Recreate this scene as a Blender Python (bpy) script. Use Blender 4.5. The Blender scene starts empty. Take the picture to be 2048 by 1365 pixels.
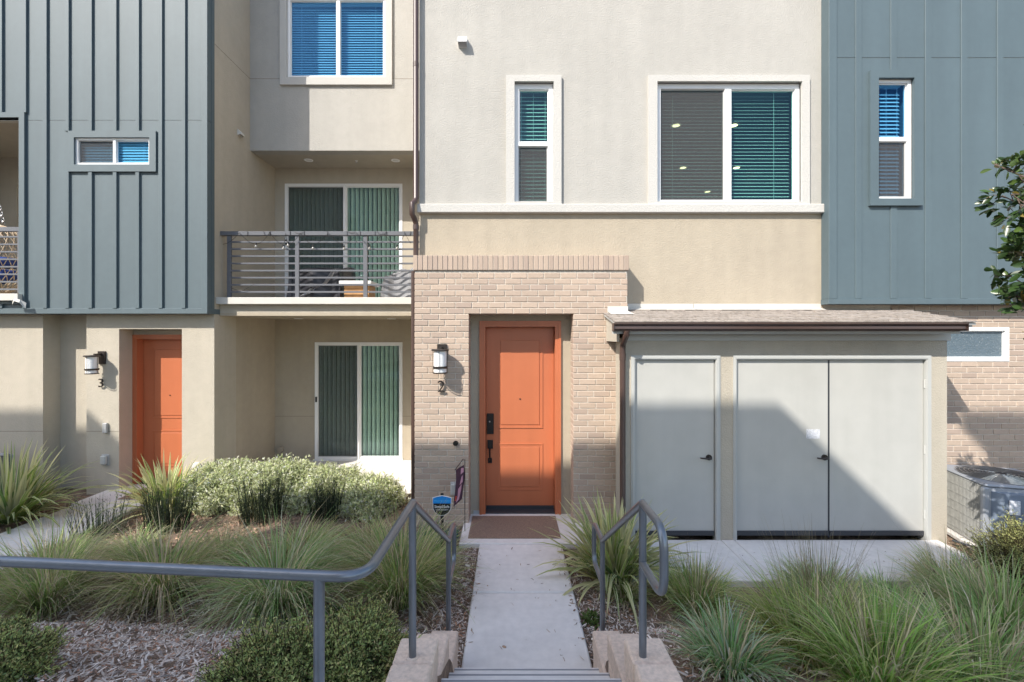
import bpy, math, random
import numpy as np
from mathutils import Vector

random.seed(7)
RNG = np.random.default_rng(11)
SC = bpy.context.scene
COL = SC.collection

# ------------------------------------------------------------------ camera
F, VX, VY, EYE = 900.0, 1020.0, 670.0, 2.40      # focal length and vanishing point in photo pixels, eye height


def X(px, Y):
    return (px - VX) * Y / F


def Z(py, Y):
    return EYE - (py - VY) * Y / F


cam_d = bpy.data.cameras.new('camera')
cam = bpy.data.objects.new('camera', cam_d)
COL.objects.link(cam)
cam.location = (0, 0, EYE)
cam.rotation_euler = (math.pi / 2, 0, 0)
cam_d.sensor_width = 36
cam_d.lens = F / 2048 * 36
cam_d.shift_x = (1024 - VX) / 2048
cam_d.shift_y = (VY - 682.5) / 2048
cam_d.clip_end = 400
SC.camera = cam

# ------------------------------------------------------------------ light
SUN_T, SUN_V = 0.92, 1.23                        # sideways and downward travel of the sunlight per metre into the scene
az = math.atan2(SUN_T, 1.0)
el = math.atan2(SUN_V, math.hypot(1, SUN_T))
world = bpy.data.worlds.new('World')
SC.world = world
world.use_nodes = True
wn, wl = world.node_tree.nodes, world.node_tree.links
sky = wn.new('ShaderNodeTexSky')
sky.sky_type = 'NISHITA'
sky.sun_disc = False
sky.sun_elevation = el
sky.sun_rotation = math.pi + az
sky.air_density = 1.15
sky.dust_density = 1.5
wl.new(sky.outputs[0], wn['Background'].inputs[0])
wn['Background'].inputs[1].default_value = 0.15
sun_d = bpy.data.lights.new('sun', 'SUN')
sun_d.energy = 3.2
sun_d.angle = math.radians(0.36)
sun_d.color = (1.0, 0.945, 0.865)
sun = bpy.data.objects.new('sun', sun_d)
COL.objects.link(sun)
sun.rotation_euler = Vector((SUN_T, 1, -SUN_V)).to_track_quat('-Z', 'Y').to_euler()
SC.view_settings.view_transform = 'Standard'
SC.view_settings.look = 'None'
SC.view_settings.gamma = 1
SC.view_settings.exposure = 1.12


# ------------------------------------------------------------------ helpers
class MB:
    def __init__(self):
        self.v, self.f = [], []

    def add(self, vs, fs):
        b = len(self.v)
        self.v.extend([tuple(p) for p in vs])
        self.f.extend([tuple(b + i for i in f) for f in fs])
        return self

    def quad(self, a, b, c, d):
        return self.add([a, b, c, d], [(0, 1, 2, 3)])

    def box(self, x0, x1, y0, y1, z0, z1):
        v = [(x, y, z) for z in (z0, z1) for y in (y0, y1) for x in (x0, x1)]
        return self.add(v, [(0, 2, 3, 1), (4, 5, 7, 6), (0, 1, 5, 4), (2, 6, 7, 3), (0, 4, 6, 2), (1, 3, 7, 5)])

    def cbox(self, x0, x1, y0, y1, z0, z1, c=0.005):
        v, idx = [], {}
        X_, Y_, Z_ = (x0, x1), (y0, y1), (z0, z1)
        for i in (0, 1):
            for j in (0, 1):
                for k in (0, 1):
                    p = (X_[i], Y_[j], Z_[k])
                    s = [c if q == 0 else -c for q in (i, j, k)]
                    for a in range(3):
                        idx[(i, j, k, a)] = len(v)
                        v.append(tuple(p[m] + (0 if m == a else s[m]) for m in range(3)))
        f = []
        for i in (0, 1):
            q = [(i, 0, 0), (i, 1, 0), (i, 1, 1), (i, 0, 1)]
            q = q if i else q[::-1]
            f.append(tuple(idx[t + (0,)] for t in q))
            q = [(0, i, 0), (0, i, 1), (1, i, 1), (1, i, 0)]
            q = q if i else q[::-1]
            f.append(tuple(idx[t + (1,)] for t in q))
            q = [(0, 0, i), (1, 0, i), (1, 1, i), (0, 1, i)]
            q = q if i else q[::-1]
            f.append(tuple(idx[t + (2,)] for t in q))
        for i in (0, 1):
            for j in (0, 1):
                f.append((idx[(i, j, 0, 0)], idx[(i, j, 1, 0)], idx[(i, j, 1, 1)], idx[(i, j, 0, 1)]))
                f.append((idx[(i, 0, j, 0)], idx[(i, 1, j, 0)], idx[(i, 1, j, 2)], idx[(i, 0, j, 2)]))
                f.append((idx[(0, i, j, 1)], idx[(1, i, j, 1)], idx[(1, i, j, 2)], idx[(0, i, j, 2)]))
                for k in (0, 1):
                    f.append((idx[(i, j, k, 0)], idx[(i, j, k, 1)], idx[(i, j, k, 2)]))
        return self.add(v, f)

    def plate(self, x0, x1, z0, z1, yf, yb, holes=()):
        xs = sorted({x0, x1} | {h[0] for h in holes} | {h[1] for h in holes})
        zs = sorted({z0, z1} | {h[2] for h in holes} | {h[3] for h in holes})
        xs = [x for x in xs if x0 <= x <= x1]
        zs = [z for z in zs if z0 <= z <= z1]
        nx, nz = len(xs) - 1, len(zs) - 1

        def solid(i, k):
            if not (0 <= i < nx and 0 <= k < nz):
                return False
            cx, cz = (xs[i] + xs[i + 1]) / 2, (zs[k] + zs[k + 1]) / 2
            return not any(h[0] < cx < h[1] and h[2] < cz < h[3] for h in holes)
        for i in range(nx):
            for k in range(nz):
                if not solid(i, k):
                    continue
                a, b, c, d = xs[i], xs[i + 1], zs[k], zs[k + 1]
                self.quad((a, yf, c), (b, yf, c), (b, yf, d), (a, yf, d))
                self.quad((a, yb, c), (a, yb, d), (b, yb, d), (b, yb, c))
                if not solid(i - 1, k):
                    self.quad((a, yf, c), (a, yf, d), (a, yb, d), (a, yb, c))
                if not solid(i + 1, k):
                    self.quad((b, yf, c), (b, yb, c), (b, yb, d), (b, yf, d))
                if not solid(i, k - 1):
                    self.quad((a, yf, c), (a, yb, c), (b, yb, c), (b, yf, c))
                if not solid(i, k + 1):
                    self.quad((a, yf, d), (b, yf, d), (b, yb, d), (a, yb, d))
        return self

    def prism(self, poly, y0, y1, axis='y'):
        n = len(poly)
        if axis == 'y':
            v = [(p[0], y0, p[1]) for p in poly] + [(p[0], y1, p[1]) for p in poly]
        elif axis == 'z':
            v = [(p[0], p[1], y0) for p in poly] + [(p[0], p[1], y1) for p in poly]
        else:
            v = [(y0, p[0], p[1]) for p in poly] + [(y1, p[0], p[1]) for p in poly]
        f = [tuple(range(n)), tuple(range(2 * n - 1, n - 1, -1))]
        f += [(i, i + n, (i + 1) % n + n, (i + 1) % n) for i in range(n)]
        return self.add(v, f)

    def tube(self, pts, r, n=10, caps=True):
        pts = [Vector(p) for p in pts]
        rr = r if hasattr(r, '__len__') else [r] * len(pts)
        base = len(self.v)
        up = None
        for i, p in enumerate(pts):
            t = (pts[min(i + 1, len(pts) - 1)] - pts[max(i - 1, 0)])
            t = t.normalized() if t.length > 1e-9 else Vector((0, 0, 1))
            if up is None:
                up = t.orthogonal().normalized()
            up = (up - t * up.dot(t))
            up = up.normalized() if up.length > 1e-6 else t.orthogonal().normalized()
            w = t.cross(up)
            for k in range(n):
                a = 2 * math.pi * k / n
                q = p + (up * math.cos(a) + w * math.sin(a)) * rr[i]
                self.v.append(tuple(q))
        for i in range(len(pts) - 1):
            for k in range(n):
                a = base + i * n + k
                b = base + i * n + (k + 1) % n
                self.f.append((a, b, b + n, a + n))
        if caps:
            self.f.append(tuple(base + k for k in range(n))[::-1])
            self.f.append(tuple(base + (len(pts) - 1) * n + k for k in range(n)))
        return self

    def lathe(self, prof, c, n=20):
        base = len(self.v)
        for (r, z) in prof:
            for k in range(n):
                a = 2 * math.pi * k / n
                self.v.append((c[0] + r * math.cos(a), c[1] + r * math.sin(a), c[2] + z))
        for i in range(len(prof) - 1):
            for k in range(n):
                a = base + i * n + k
                b = base + i * n + (k + 1) % n
                self.f.append((a, b, b + n, a + n))
        return self

    def build(self, name, mat, parent=None, smooth=False, origin=None):
        me = bpy.data.meshes.new(name)
        v = np.array(self.v, dtype=float).reshape(-1, 3)
        loc = Vector((0, 0, 0))
        if parent is None:
            if origin is None:
                lo, hi = v.min(0), v.max(0)
                origin = ((lo[0] + hi[0]) / 2, (lo[1] + hi[1]) / 2, lo[2])
            v = v - np.array(origin)
            loc = Vector(origin)
        me.from_pydata([tuple(p) for p in v], [], self.f)
        me.update()
        if smooth:
            me.polygons.foreach_set('use_smooth', [True] * len(me.polygons))
            if smooth == 'auto':
                me.set_sharp_from_angle(angle=math.radians(40))
        return link(name, me, mat, parent, loc)


def link(name, me, mat, parent=None, loc=(0, 0, 0)):
    if mat is not None and not me.materials:
        me.materials.append(MATS[mat] if isinstance(mat, str) else mat)
    o = bpy.data.objects.new(name, me)
    COL.objects.link(o)
    o.location = Vector(loc)
    if parent is not None:
        o.parent = parent
        if parent.type == 'EMPTY':
            o.location = Vector(loc) - parent.location
        else:
            o.location = Vector(loc) - world_of(parent)
    return o


def world_of(o):
    p = Vector(o.location)
    while o.parent is not None:
        o = o.parent
        p = p + Vector(o.location)
    return p


def tag(o, label=None, cat=None, group=None, kind=None):
    if label:
        o['label'] = label
    if cat:
        o['category'] = cat
    if group:
        o['group'] = group
    if kind:
        o['kind'] = kind
    return o


def thing(name, loc, label, cat, group=None):
    o = bpy.data.objects.new(name, None)
    COL.objects.link(o)
    o.empty_display_size = 0.1
    o.location = loc
    return tag(o, label, cat, group)


def text_mb(s, size, x, y, z, depth=0.004, align='CENTER'):
    """lettering standing in the facade plane, front towards the camera"""
    c = bpy.data.curves.new('lettering', 'FONT')
    c.body, c.size, c.extrude, c.align_x, c.align_y = s, size, depth / 2, align, 'CENTER'
    c.resolution_u = 3
    o = bpy.data.objects.new('lettering', c)
    COL.objects.link(o)
    dg = bpy.context.evaluated_depsgraph_get()
    me = bpy.data.meshes.new_from_object(o.evaluated_get(dg))
    mb = MB()
    mb.add([(x + v.co.x, y - v.co.z, z + v.co.y) for v in me.vertices], [tuple(p.vertices) for p in me.polygons])
    bpy.data.objects.remove(o)
    bpy.data.curves.remove(c)
    return mb


# ------------------------------------------------------------------ materials
MATS = {}


def mat(name, col, rough=0.7, var=0.0, vscale=3.0, bump=0.0, bscale=60.0, metal=0.0, rnd=0.0, spec=0.5, attr=False,
        bdist=0.01, var2=0.0, v2scale=0.5, tint=None, streak=0.0):
    m = bpy.data.materials.new(name)
    m.use_nodes = True
    n, l = m.node_tree.nodes, m.node_tree.links
    b = n['Principled BSDF']
    b.inputs['Roughness'].default_value = rough
    b.inputs['Metallic'].default_value = metal
    b.inputs['Specular IOR Level'].default_value = spec
    tc = n.new('ShaderNodeTexCoord')
    src = None
    if attr:
        a = n.new('ShaderNodeAttribute')
        a.attribute_name = 'Col'
        src = a.outputs['Color']
    else:
        r = n.new('ShaderNodeRGB')
        r.outputs[0].default_value = (*col, 1)
        src = r.outputs[0]

    def vary(src, amount, scale, detail=4, vec=None):
        t = n.new('ShaderNodeTexNoise')
        t.inputs['Scale'].default_value = scale
        t.inputs['Detail'].default_value = detail
        l.new(vec or tc.outputs['Object'], t.inputs['Vector'])
        mr = n.new('ShaderNodeMapRange')
        mr.inputs['From Min'].default_value = 0.3
        mr.inputs['From Max'].default_value = 0.7
        mr.inputs['To Min'].default_value = 1 - amount
        mr.inputs['To Max'].default_value = 1 + amount
        l.new(t.outputs['Fac'], mr.inputs['Value'])
        mx = n.new('ShaderNodeVectorMath')
        mx.operation = 'MULTIPLY'
        l.new(src, mx.inputs[0])
        cb = n.new('ShaderNodeCombineXYZ')
        for i in range(3):
            l.new(mr.outputs[0], cb.inputs[i])
        l.new(cb.outputs[0], mx.inputs[1])
        return mx.outputs[0]
    if var:
        src = vary(src, var, vscale)
    if var2:
        src = vary(src, var2, v2scale, 6)
    if streak:
        mp = n.new('ShaderNodeMapping')
        mp.inputs['Scale'].default_value = (5.0, 5.0, 0.35)
        l.new(tc.outputs['Object'], mp.inputs['Vector'])
        src = vary(src, streak, 1.0, 5, mp.outputs[0])
    if rnd:
        oi = n.new('ShaderNodeObjectInfo')
        if tint:
            mixn = n.new('ShaderNodeMix')
            mixn.data_type = 'RGBA'
            mixn.inputs[7].default_value = (*tint, 1)
            pw = n.new('ShaderNodeMath')
            pw.operation = 'POWER'
            pw.inputs[1].default_value = 2.5
            l.new(oi.outputs['Random'], pw.inputs[0])
            l.new(pw.outputs[0], mixn.inputs[0])
            l.new(src, mixn.inputs[6])
            src = mixn.outputs[2]
        mr = n.new('ShaderNodeMapRange')
        mr.inputs['To Min'].default_value = 1 - rnd
        mr.inputs['To Max'].default_value = 1 + rnd
        ml = n.new('ShaderNodeMath')
        ml.operation = 'FRACT'
        mm = n.new('ShaderNodeMath')
        mm.operation = 'MULTIPLY'
        mm.inputs[1].default_value = 17.3
        l.new(oi.outputs['Random'], mm.inputs[0])
        l.new(mm.outputs[0], ml.inputs[0])
        l.new(ml.outputs[0], mr.inputs['Value'])
        mx = n.new('ShaderNodeVectorMath')
        mx.operation = 'SCALE'
        l.new(src, mx.inputs[0])
        l.new(mr.outputs[0], mx.inputs['Scale'])
        src = mx.outputs[0]
    l.new(src, b.inputs['Base Color'])
    if bump:
        t = n.new('ShaderNodeTexNoise')
        t.inputs['Scale'].default_value = bscale
        t.inputs['Detail'].default_value = 3
        l.new(tc.outputs['Object'], t.inputs['Vector'])
        bp = n.new('ShaderNodeBump')
        bp.inputs['Strength'].default_value = bump
        bp.inputs['Distance'].default_value = bdist
        l.new(t.outputs['Fac'], bp.inputs['Height'])
        l.new(bp.outputs['Normal'], b.inputs['Normal'])
    MATS[name] = m
    return m


mat('stucco_white', (0.405, 0.388, 0.352), 0.9, 0.04, 1.2, 0.5, 55, var2=0.03, v2scale=9, bdist=0.012, streak=0.035)
mat('stucco_trim', (0.50, 0.485, 0.45), 0.9, 0.03, 1.2, 0.5, 55, bdist=0.012)
mat('stucco_tan', (0.40, 0.345, 0.265), 0.9, 0.04, 1.2, 0.5, 60, var2=0.03, v2scale=9, bdist=0.011, streak=0.04)
mat('stucco_cream', (0.44, 0.395, 0.32), 0.9, 0.04, 1.0, 0.5, 60, var2=0.03, v2scale=9, bdist=0.011, streak=0.04)
mat('siding', (0.092, 0.125, 0.139), 0.6, 0.03, 1.5, 0.12, 40, var2=0.02, v2scale=12, bdist=0.004, streak=0.05)
mat('siding_dimmed', (0.086, 0.121, 0.136), 0.6, 0.03, 1.5, 0.12, 40, var2=0.02, v2scale=12, bdist=0.004, streak=0.05)  # siding paint again, darkened to carry the dimmer light on the right house
mat('brick', (0.43, 0.335, 0.26), 0.88, 0.06, 30, 0.35, 130, rnd=0.08, tint=(0.37, 0.285, 0.23), bdist=0.004)
mat('mortar', (0.55, 0.50, 0.43), 0.95, 0.08, 20, 0.5, 120, bdist=0.004)
mat('concrete', (0.66, 0.63, 0.60), 0.85, 0.05, 2.5, 0.25, 150, var2=0.06, v2scale=14, bdist=0.003)
mat('flashing', (0.55, 0.53, 0.48), 0.55, 0.04, 3)
mat('vinyl', (0.80, 0.80, 0.79), 0.4)
mat('trim_paint', (0.62, 0.60, 0.55), 0.6, 0.03, 5)
mat('door_orange', (0.47, 0.145, 0.064), 0.38, 0.04, 2.0, 0.05, 70, streak=0.05)
mat('door_grey', (0.45, 0.445, 0.415), 0.5, 0.03, 1.2, 0.05, 60, var2=0.025, v2scale=6, streak=0.03)
mat('frame_grey', (0.45, 0.455, 0.435), 0.45, 0.02, 2)
mat('sweep', (0.035, 0.038, 0.045), 0.45)
mat('black_metal', (0.018, 0.017, 0.017), 0.4, metal=0.3)
mat('bronze_metal', (0.06, 0.05, 0.045), 0.35, metal=0.6)
mat('rail_paint', (0.185, 0.20, 0.22), 0.30, 0.10, 8, 0.10, 90, metal=0.55)
mat('balcony_rail', (0.125, 0.13, 0.145), 0.4, 0.04, 6)
mat('gutter', (0.068, 0.040, 0.032), 0.35, 0.08, 4, spec=0.6)
mat('shingle', (0.30, 0.26, 0.225), 0.95, 0.25, 22, 0.4, 200)
mat('block_pink', (0.66, 0.51, 0.405), 0.92, 0.14, 45, 0.7, 130, rnd=0.06, bdist=0.006)
mat('mat_brown', (0.28, 0.195, 0.145), 0.95, 0.25, 90, 0.8, 220)
mat('mat_rust', (0.30, 0.10, 0.035), 0.95, 0.25, 60, 0.8, 200)
mat('soil', (0.20, 0.14, 0.10), 0.97, 0.35, 9, 0.9, 60, var2=0.3, v2scale=40, bdist=0.02)
mat('room', (0.14, 0.14, 0.14), 0.9)
mat('ceiling_white', (0.55, 0.54, 0.52), 0.9)
mat('blind_white', (0.80, 0.80, 0.78), 0.6)
mat('blind_sage', (0.80, 0.82, 0.74), 0.65)
mat('lamp_glass', (0.80, 0.80, 0.79), 0.25)
mat('ac_grey', (0.28, 0.295, 0.32), 0.45, 0.04, 3)
mat('ac_blue', (0.15, 0.185, 0.24), 0.45, 0.04, 3)
mat('ac_coil', (0.34, 0.34, 0.32), 0.6, 0.15, 25)
mat('paper', (0.56, 0.57, 0.60), 0.7, 0.25, 70)
mat('plastic_grey', (0.42, 0.42, 0.41), 0.5)
mat('nosing_shade', (0.26, 0.26, 0.27), 0.8)  # grey for the shade lines painted along the step nosings
mat('joint_dark', (0.22, 0.195, 0.16), 0.9)
mat('sign_blue', (0.012, 0.22, 0.60), 0.4)
mat('sign_black', (0.012, 0.012, 0.014), 0.4)
mat('sign_white', (0.8, 0.8, 0.8), 0.5)
mat('print_blue', (0.06, 0.40, 0.72), 0.5)
mat('flag_purple', (0.06, 0.03, 0.055), 0.85, 0.2, 30)
mat('flag_pink', (0.55, 0.32, 0.42), 0.85)
mat('flag_red', (0.50, 0.07, 0.045), 0.85)
mat('tarp', (0.25, 0.25, 0.26), 0.35, 0.15, 6)
mat('tarp_dark', (0.020, 0.020, 0.026), 0.4, 0.15, 6)
mat('wood_orange', (0.50, 0.27, 0.11), 0.6, 0.15, 12)
mat('rattan', (0.55, 0.43, 0.30), 0.6, 0.1, 20)
mat('cushion_blue', (0.02, 0.05, 0.22), 0.85, 0.1, 12)
mat('steel', (0.45, 0.45, 0.45), 0.3, metal=0.9)
mat('leaf', (0, 0, 0), 0.5, attr=True, spec=0.35)
mat('leaf_gloss', (0, 0, 0), 0.32, attr=True, spec=0.5)
mat('chips', (0, 0, 0), 0.9, attr=True, spec=0.2)
mat('bark', (0.12, 0.085, 0.065), 0.9, 0.3, 30, 0.6, 60)
mat('opposite_wall', (0.74, 0.72, 0.68), 0.9, 0.05, 1, 0.3, 40)
mat('opposite_roof', (0.10, 0.09, 0.085), 0.9, 0.1, 8)
mat('bulb', (0.32, 0.31, 0.29), 0.15)


def glow(name, col, s):
    m = bpy.data.materials.new(name)
    m.use_nodes = True
    n, l = m.node_tree.nodes, m.node_tree.links
    b = n['Principled BSDF']
    b.inputs['Base Color'].default_value = (*col, 1)
    b.inputs['Emission Color'].default_value = (*col, 1)
    b.inputs['Emission Strength'].default_value = s
    MATS[name] = m


def leafy(name, amount):
    m = MATS[name]
    n, l = m.node_tree.nodes, m.node_tree.links
    b = n['Principled BSDF']
    src = b.inputs['Base Color'].links[0].from_socket
    t = n.new('ShaderNodeBsdfTranslucent')
    l.new(src, t.inputs['Color'])
    mx = n.new('ShaderNodeMixShader')
    mx.inputs[0].default_value = amount
    l.new(b.outputs[0], mx.inputs[1])
    l.new(t.outputs[0], mx.inputs[2])
    l.new(mx.outputs[0], n['Material Output'].inputs[0])


leafy('leaf', 0.48)
leafy('leaf_gloss', 0.2)
glow('downlight', (1.0, 0.66, 0.36), 3.5)


def glass(name, tint, ior=1.75, wav=0.0, rough=0.0, body=0.0, bodycol=(0.1, 0.15, 0.15), wscale=3.0, refl=(1, 1, 1)):
    m = bpy.data.materials.new(name)
    m.use_nodes = True
    n, l = m.node_tree.nodes, m.node_tree.links
    n.remove(n['Principled BSDF'])
    out = n['Material Output']
    tr = n.new('ShaderNodeBsdfTransparent')
    tr.inputs[0].default_value = (*tint, 1)
    gl = n.new('ShaderNodeBsdfGlossy')
    gl.inputs['Roughness'].default_value = rough
    gl.inputs['Color'].default_value = (*refl, 1)
    # thin pane: reflectance from the angle to the normal, the same from either side
    geo = n.new('ShaderNodeNewGeometry')
    dt = n.new('ShaderNodeVectorMath')
    dt.operation = 'DOT_PRODUCT'
    l.new(geo.outputs['Normal'], dt.inputs[0])
    l.new(geo.outputs['Incoming'], dt.inputs[1])
    last = dt.outputs['Value']
    r0 = ((ior - 1) / (ior + 1)) ** 2
    for op, val, first in (('ABSOLUTE', None, False), ('SUBTRACT', 1.0, True), ('POWER', 5.0, False), ('MULTIPLY', 1 - r0, False), ('ADD', r0, False)):
        mt = n.new('ShaderNodeMath')
        mt.operation = op
        l.new(last, mt.inputs[1 if first else 0])
        if val is not None:
            mt.inputs[0 if first else 1].default_value = val
        last = mt.outputs[0]
    mx = n.new('ShaderNodeMixShader')
    l.new(last, mx.inputs[0])
    base = tr.outputs[0]
    if body:
        df = n.new('ShaderNodeBsdfDiffuse')
        df.inputs[0].default_value = (*bodycol, 1)
        m2 = n.new('ShaderNodeMixShader')
        m2.inputs[0].default_value = body
        l.new(tr.outputs[0], m2.inputs[1])
        l.new(df.outputs[0], m2.inputs[2])
        base = m2.outputs[0]
    l.new(base, mx.inputs[1])
    l.new(gl.outputs[0], mx.inputs[2])
    if wav:
        tc = n.new('ShaderNodeTexCoord')
        t = n.new('ShaderNodeTexNoise')
        t.inputs['Scale'].default_value = wscale
        l.new(tc.outputs['Object'], t.inputs['Vector'])
        bp = n.new('ShaderNodeBump')
        bp.inputs['Strength'].default_value = wav
        bp.inputs['Distance'].default_value = 0.02
        l.new(t.outputs['Fac'], bp.inputs['Height'])
        l.new(bp.outputs[0], gl.inputs['Normal'])
    l.new(mx.outputs[0], out.inputs[0])
    MATS[name] = m


glass('glass', (0.64, 0.83, 0.80), 1.5, 0.03, refl=(0.5, 0.65, 0.75))
glass('glass_clear', (0.83, 0.92, 0.90), 1.5, 0.03, refl=(0.6, 0.7, 0.75))
glass('glass_sky', (0.58, 0.80, 0.91), 1.6, 0.02, refl=(0.15, 0.36, 0.66))
glass('glass_obscure', (0.30, 0.40, 0.42), 1.8, 0.9, 0.25, 0.55, (0.16, 0.22, 0.26), 70)
glass('insect_screen', (0.70, 0.70, 0.70), 1.02, body=0.36, bodycol=(0.15, 0.148, 0.145))

# ------------------------------------------------------------------ the setting: ground, paths, steps
Y_UTIL, Y_BRICK, Y_BAY, Y_SLAB = 5.263, 5.730, 6.020, 6.160
Y_SIDE_R = 5.886
Y_ST3, Y_SID3, Y_SLAB3 = 7.377, 7.210, 7.790
X_SIDE = -4.848
Y_BACK, Y_BAY3 = 9.283, 8.390
X_BAYL, X_BAYR = -1.212, 4.166


def sstep(a, b, x):
    t = np.clip((x - a) / (b - a), 0, 1)
    return t * t * (3 - 2 * t)


def ground_z(x, y):
    x = np.asarray(x, dtype=float)
    y = np.asarray(y, dtype=float)
    base = -0.055 - 0.125 * sstep(4.6, 6.4, y) * (1 - sstep(-2.2, -0.9, x))
    d = np.maximum(np.maximum(-0.40 - x, x - 0.64), 0)
    start = 3.95 - 0.78 * np.exp(-(d / 0.30) ** 2)
    slope = np.clip(0.42 * (3.95 - y), 0, 0.70) * sstep(0.0, 0.45, start - y)
    slope = slope * slope / (slope + 0.05)
    z = base + slope * 1.06
    bumps = 0.018 * np.sin(3.1 * x + 1.7 * y) + 0.014 * np.sin(5.3 * y - 2.2 * x) + 0.008 * np.sin(11 * x + 7 * y)
    chan = (x > -0.36) & (x < 0.60) & (y < 3.2)
    z = z + bumps * (1 - 0.7 * np.exp(-(d / 0.25) ** 2))
    z = np.where((x > -0.36) & (x < 0.60) & (y < 5.2), np.minimum(z, -0.05), z)
    z = np.where((y > 7.2), np.minimum(z, -0.24), z)
    z = np.where((x < -5.4) & (x > -6.6) & (y > 4.4), np.minimum(z, -0.19), z)
    z = np.where((x > 1.1) & (x < 5.0) & (y > 4.3), np.minimum(z, -0.06), z)
    return np.where(chan, np.minimum(z, -0.20), z)


def make_ground():
    xs = np.unique(np.concatenate([np.linspace(-60, -10, 12), np.arange(-10, 8, 0.11), np.linspace(8, 60, 12), [-0.361, -0.359, 0.599, 0.601]]))
    ys = np.unique(np.concatenate([np.linspace(-60, 0.5, 14), np.arange(0.5, 9.5, 0.11), np.linspace(9.5, 60, 10)]))
    gx, gy = np.meshgrid(xs, ys)
    gz = ground_z(gx, gy)
    v = np.stack([gx, gy, gz], -1).reshape(-1, 3)
    nx = len(xs)
    f = [(j * nx + i, j * nx + i + 1, (j + 1) * nx + i + 1, (j + 1) * nx + i) for j in range(len(ys) - 1) for i in range(nx - 1)]
    mb = MB()
    mb.v = [tuple(p) for p in v]
    mb.f = f
    o = mb.build('ground', 'soil', None, True, (0, 0, 0))
    tag(o, 'mulched garden soil sloping down from the steps to the houses', 'ground', kind='structure')


make_ground()

# our walkway, joined panels
wk = thing('walkway', (0.12, 4.1, 0), 'pale concrete walk running from the steps to the orange door', 'walkway')
tag(wk, kind='structure')
for (a, b) in ((3.00, 4.187), (4.201, 5.160)):
    MB().cbox(-0.351, 0.595, a, b, -0.12, 0.0, 0.011).build('panel', 'concrete', wk)
MB().cbox(-0.588, 0.93, 5.167, 6.15, -0.12, 0.004, 0.008).build('panel', 'concrete', wk)

up = thing('patio_slab', (3.1, 4.8, 0), 'concrete slab along the grey doors of the utility closet', 'patio slab')
tag(up, kind='structure')
xj = [1.18, X(1442, 5.26), X(1468.7, 5.26), 3.7, 5.0]
for a, b in zip(xj[:-1], xj[1:]):
    MB().cbox(a + 0.003, b - 0.003, 4.385, 5.262, -0.14, 0.003, 0.006).build('panel', 'concrete', up)

sp = thing('patio_slab', (-3, 8.2, -0.19), 'concrete patio slab behind the pale hedge under the balcony', 'patio slab')
tag(sp, kind='structure')
for (a, b) in ((-4.84, -3.05), (-3.044, -1.22)):
    MB().cbox(a, b, 7.35, 9.28, -0.34, -0.185, 0.006).build('panel', 'concrete', sp)

p3 = thing('walkway', (-6.0, 6.2, -0.15), 'pale concrete path leading to the other orange door with lantern numbered 3', 'walkway')
tag(p3, kind='structure')
for (x0, x1, a, b) in ((-6.52, -5.5, 3.3, 4.6), (-6.52, -5.5, 4.606, 5.9), (-6.52, -5.5, 5.906, 6.75), (-6.6, -4.9, 6.756, 7.9)):
    MB().cbox(x0, x1, a, b, -0.30, -0.14, 0.008).build('panel', 'concrete', p3)

NOSE = [(2.99, 0.195), (2.687, 0.39), (2.387, 0.585), (2.087, 0.78)]
st = thing('stairs', (0.12, 2.5, 0), 'concrete steps rising between the two pink block walls', 'steps')
tag(st, kind='structure')
for i, (y, z) in enumerate(NOSE):
    y_near = NOSE[i + 1][0] + 0.028 if i < 3 else -0.4
    MB().cbox(-0.372, 0.592, y_near - 0.03, y - 0.025, z - 0.197, z - 0.045, 0.004).build('riser', 'concrete', st)
    MB().cbox(-0.374, 0.594, y_near - 0.055, y, z - 0.045, z, 0.010).build('tread', 'concrete', st)
    MB().box(-0.37, 0.59, y - 0.034, y - 0.022, z - 0.004, z + 0.0012).build('nosing_shade_strip', 'nosing_shade', st)  # dark strip laid on the tread as the nosing's shadow line
lw = thing('pavement', (0, -1, 0.7), 'concrete pavement at the head of the steps', 'pavement')
tag(lw, kind='structure')
for k in range(-4, 5):
    if k == 0:
        continue
    a = 0.12 + k * 1.3
    MB().cbox(a - 0.648 + (0.18 if k > 0 else -0.18), a + 0.648 + (0.18 if k > 0 else -0.18), -1.3, 1.30, 0.6, 0.775, 0.008).build('panel', 'concrete', lw)
MB().cbox(-0.70, 0.94, -1.3, -0.42, 0.6, 0.776, 0.008).build('panel', 'concrete', lw)

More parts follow.
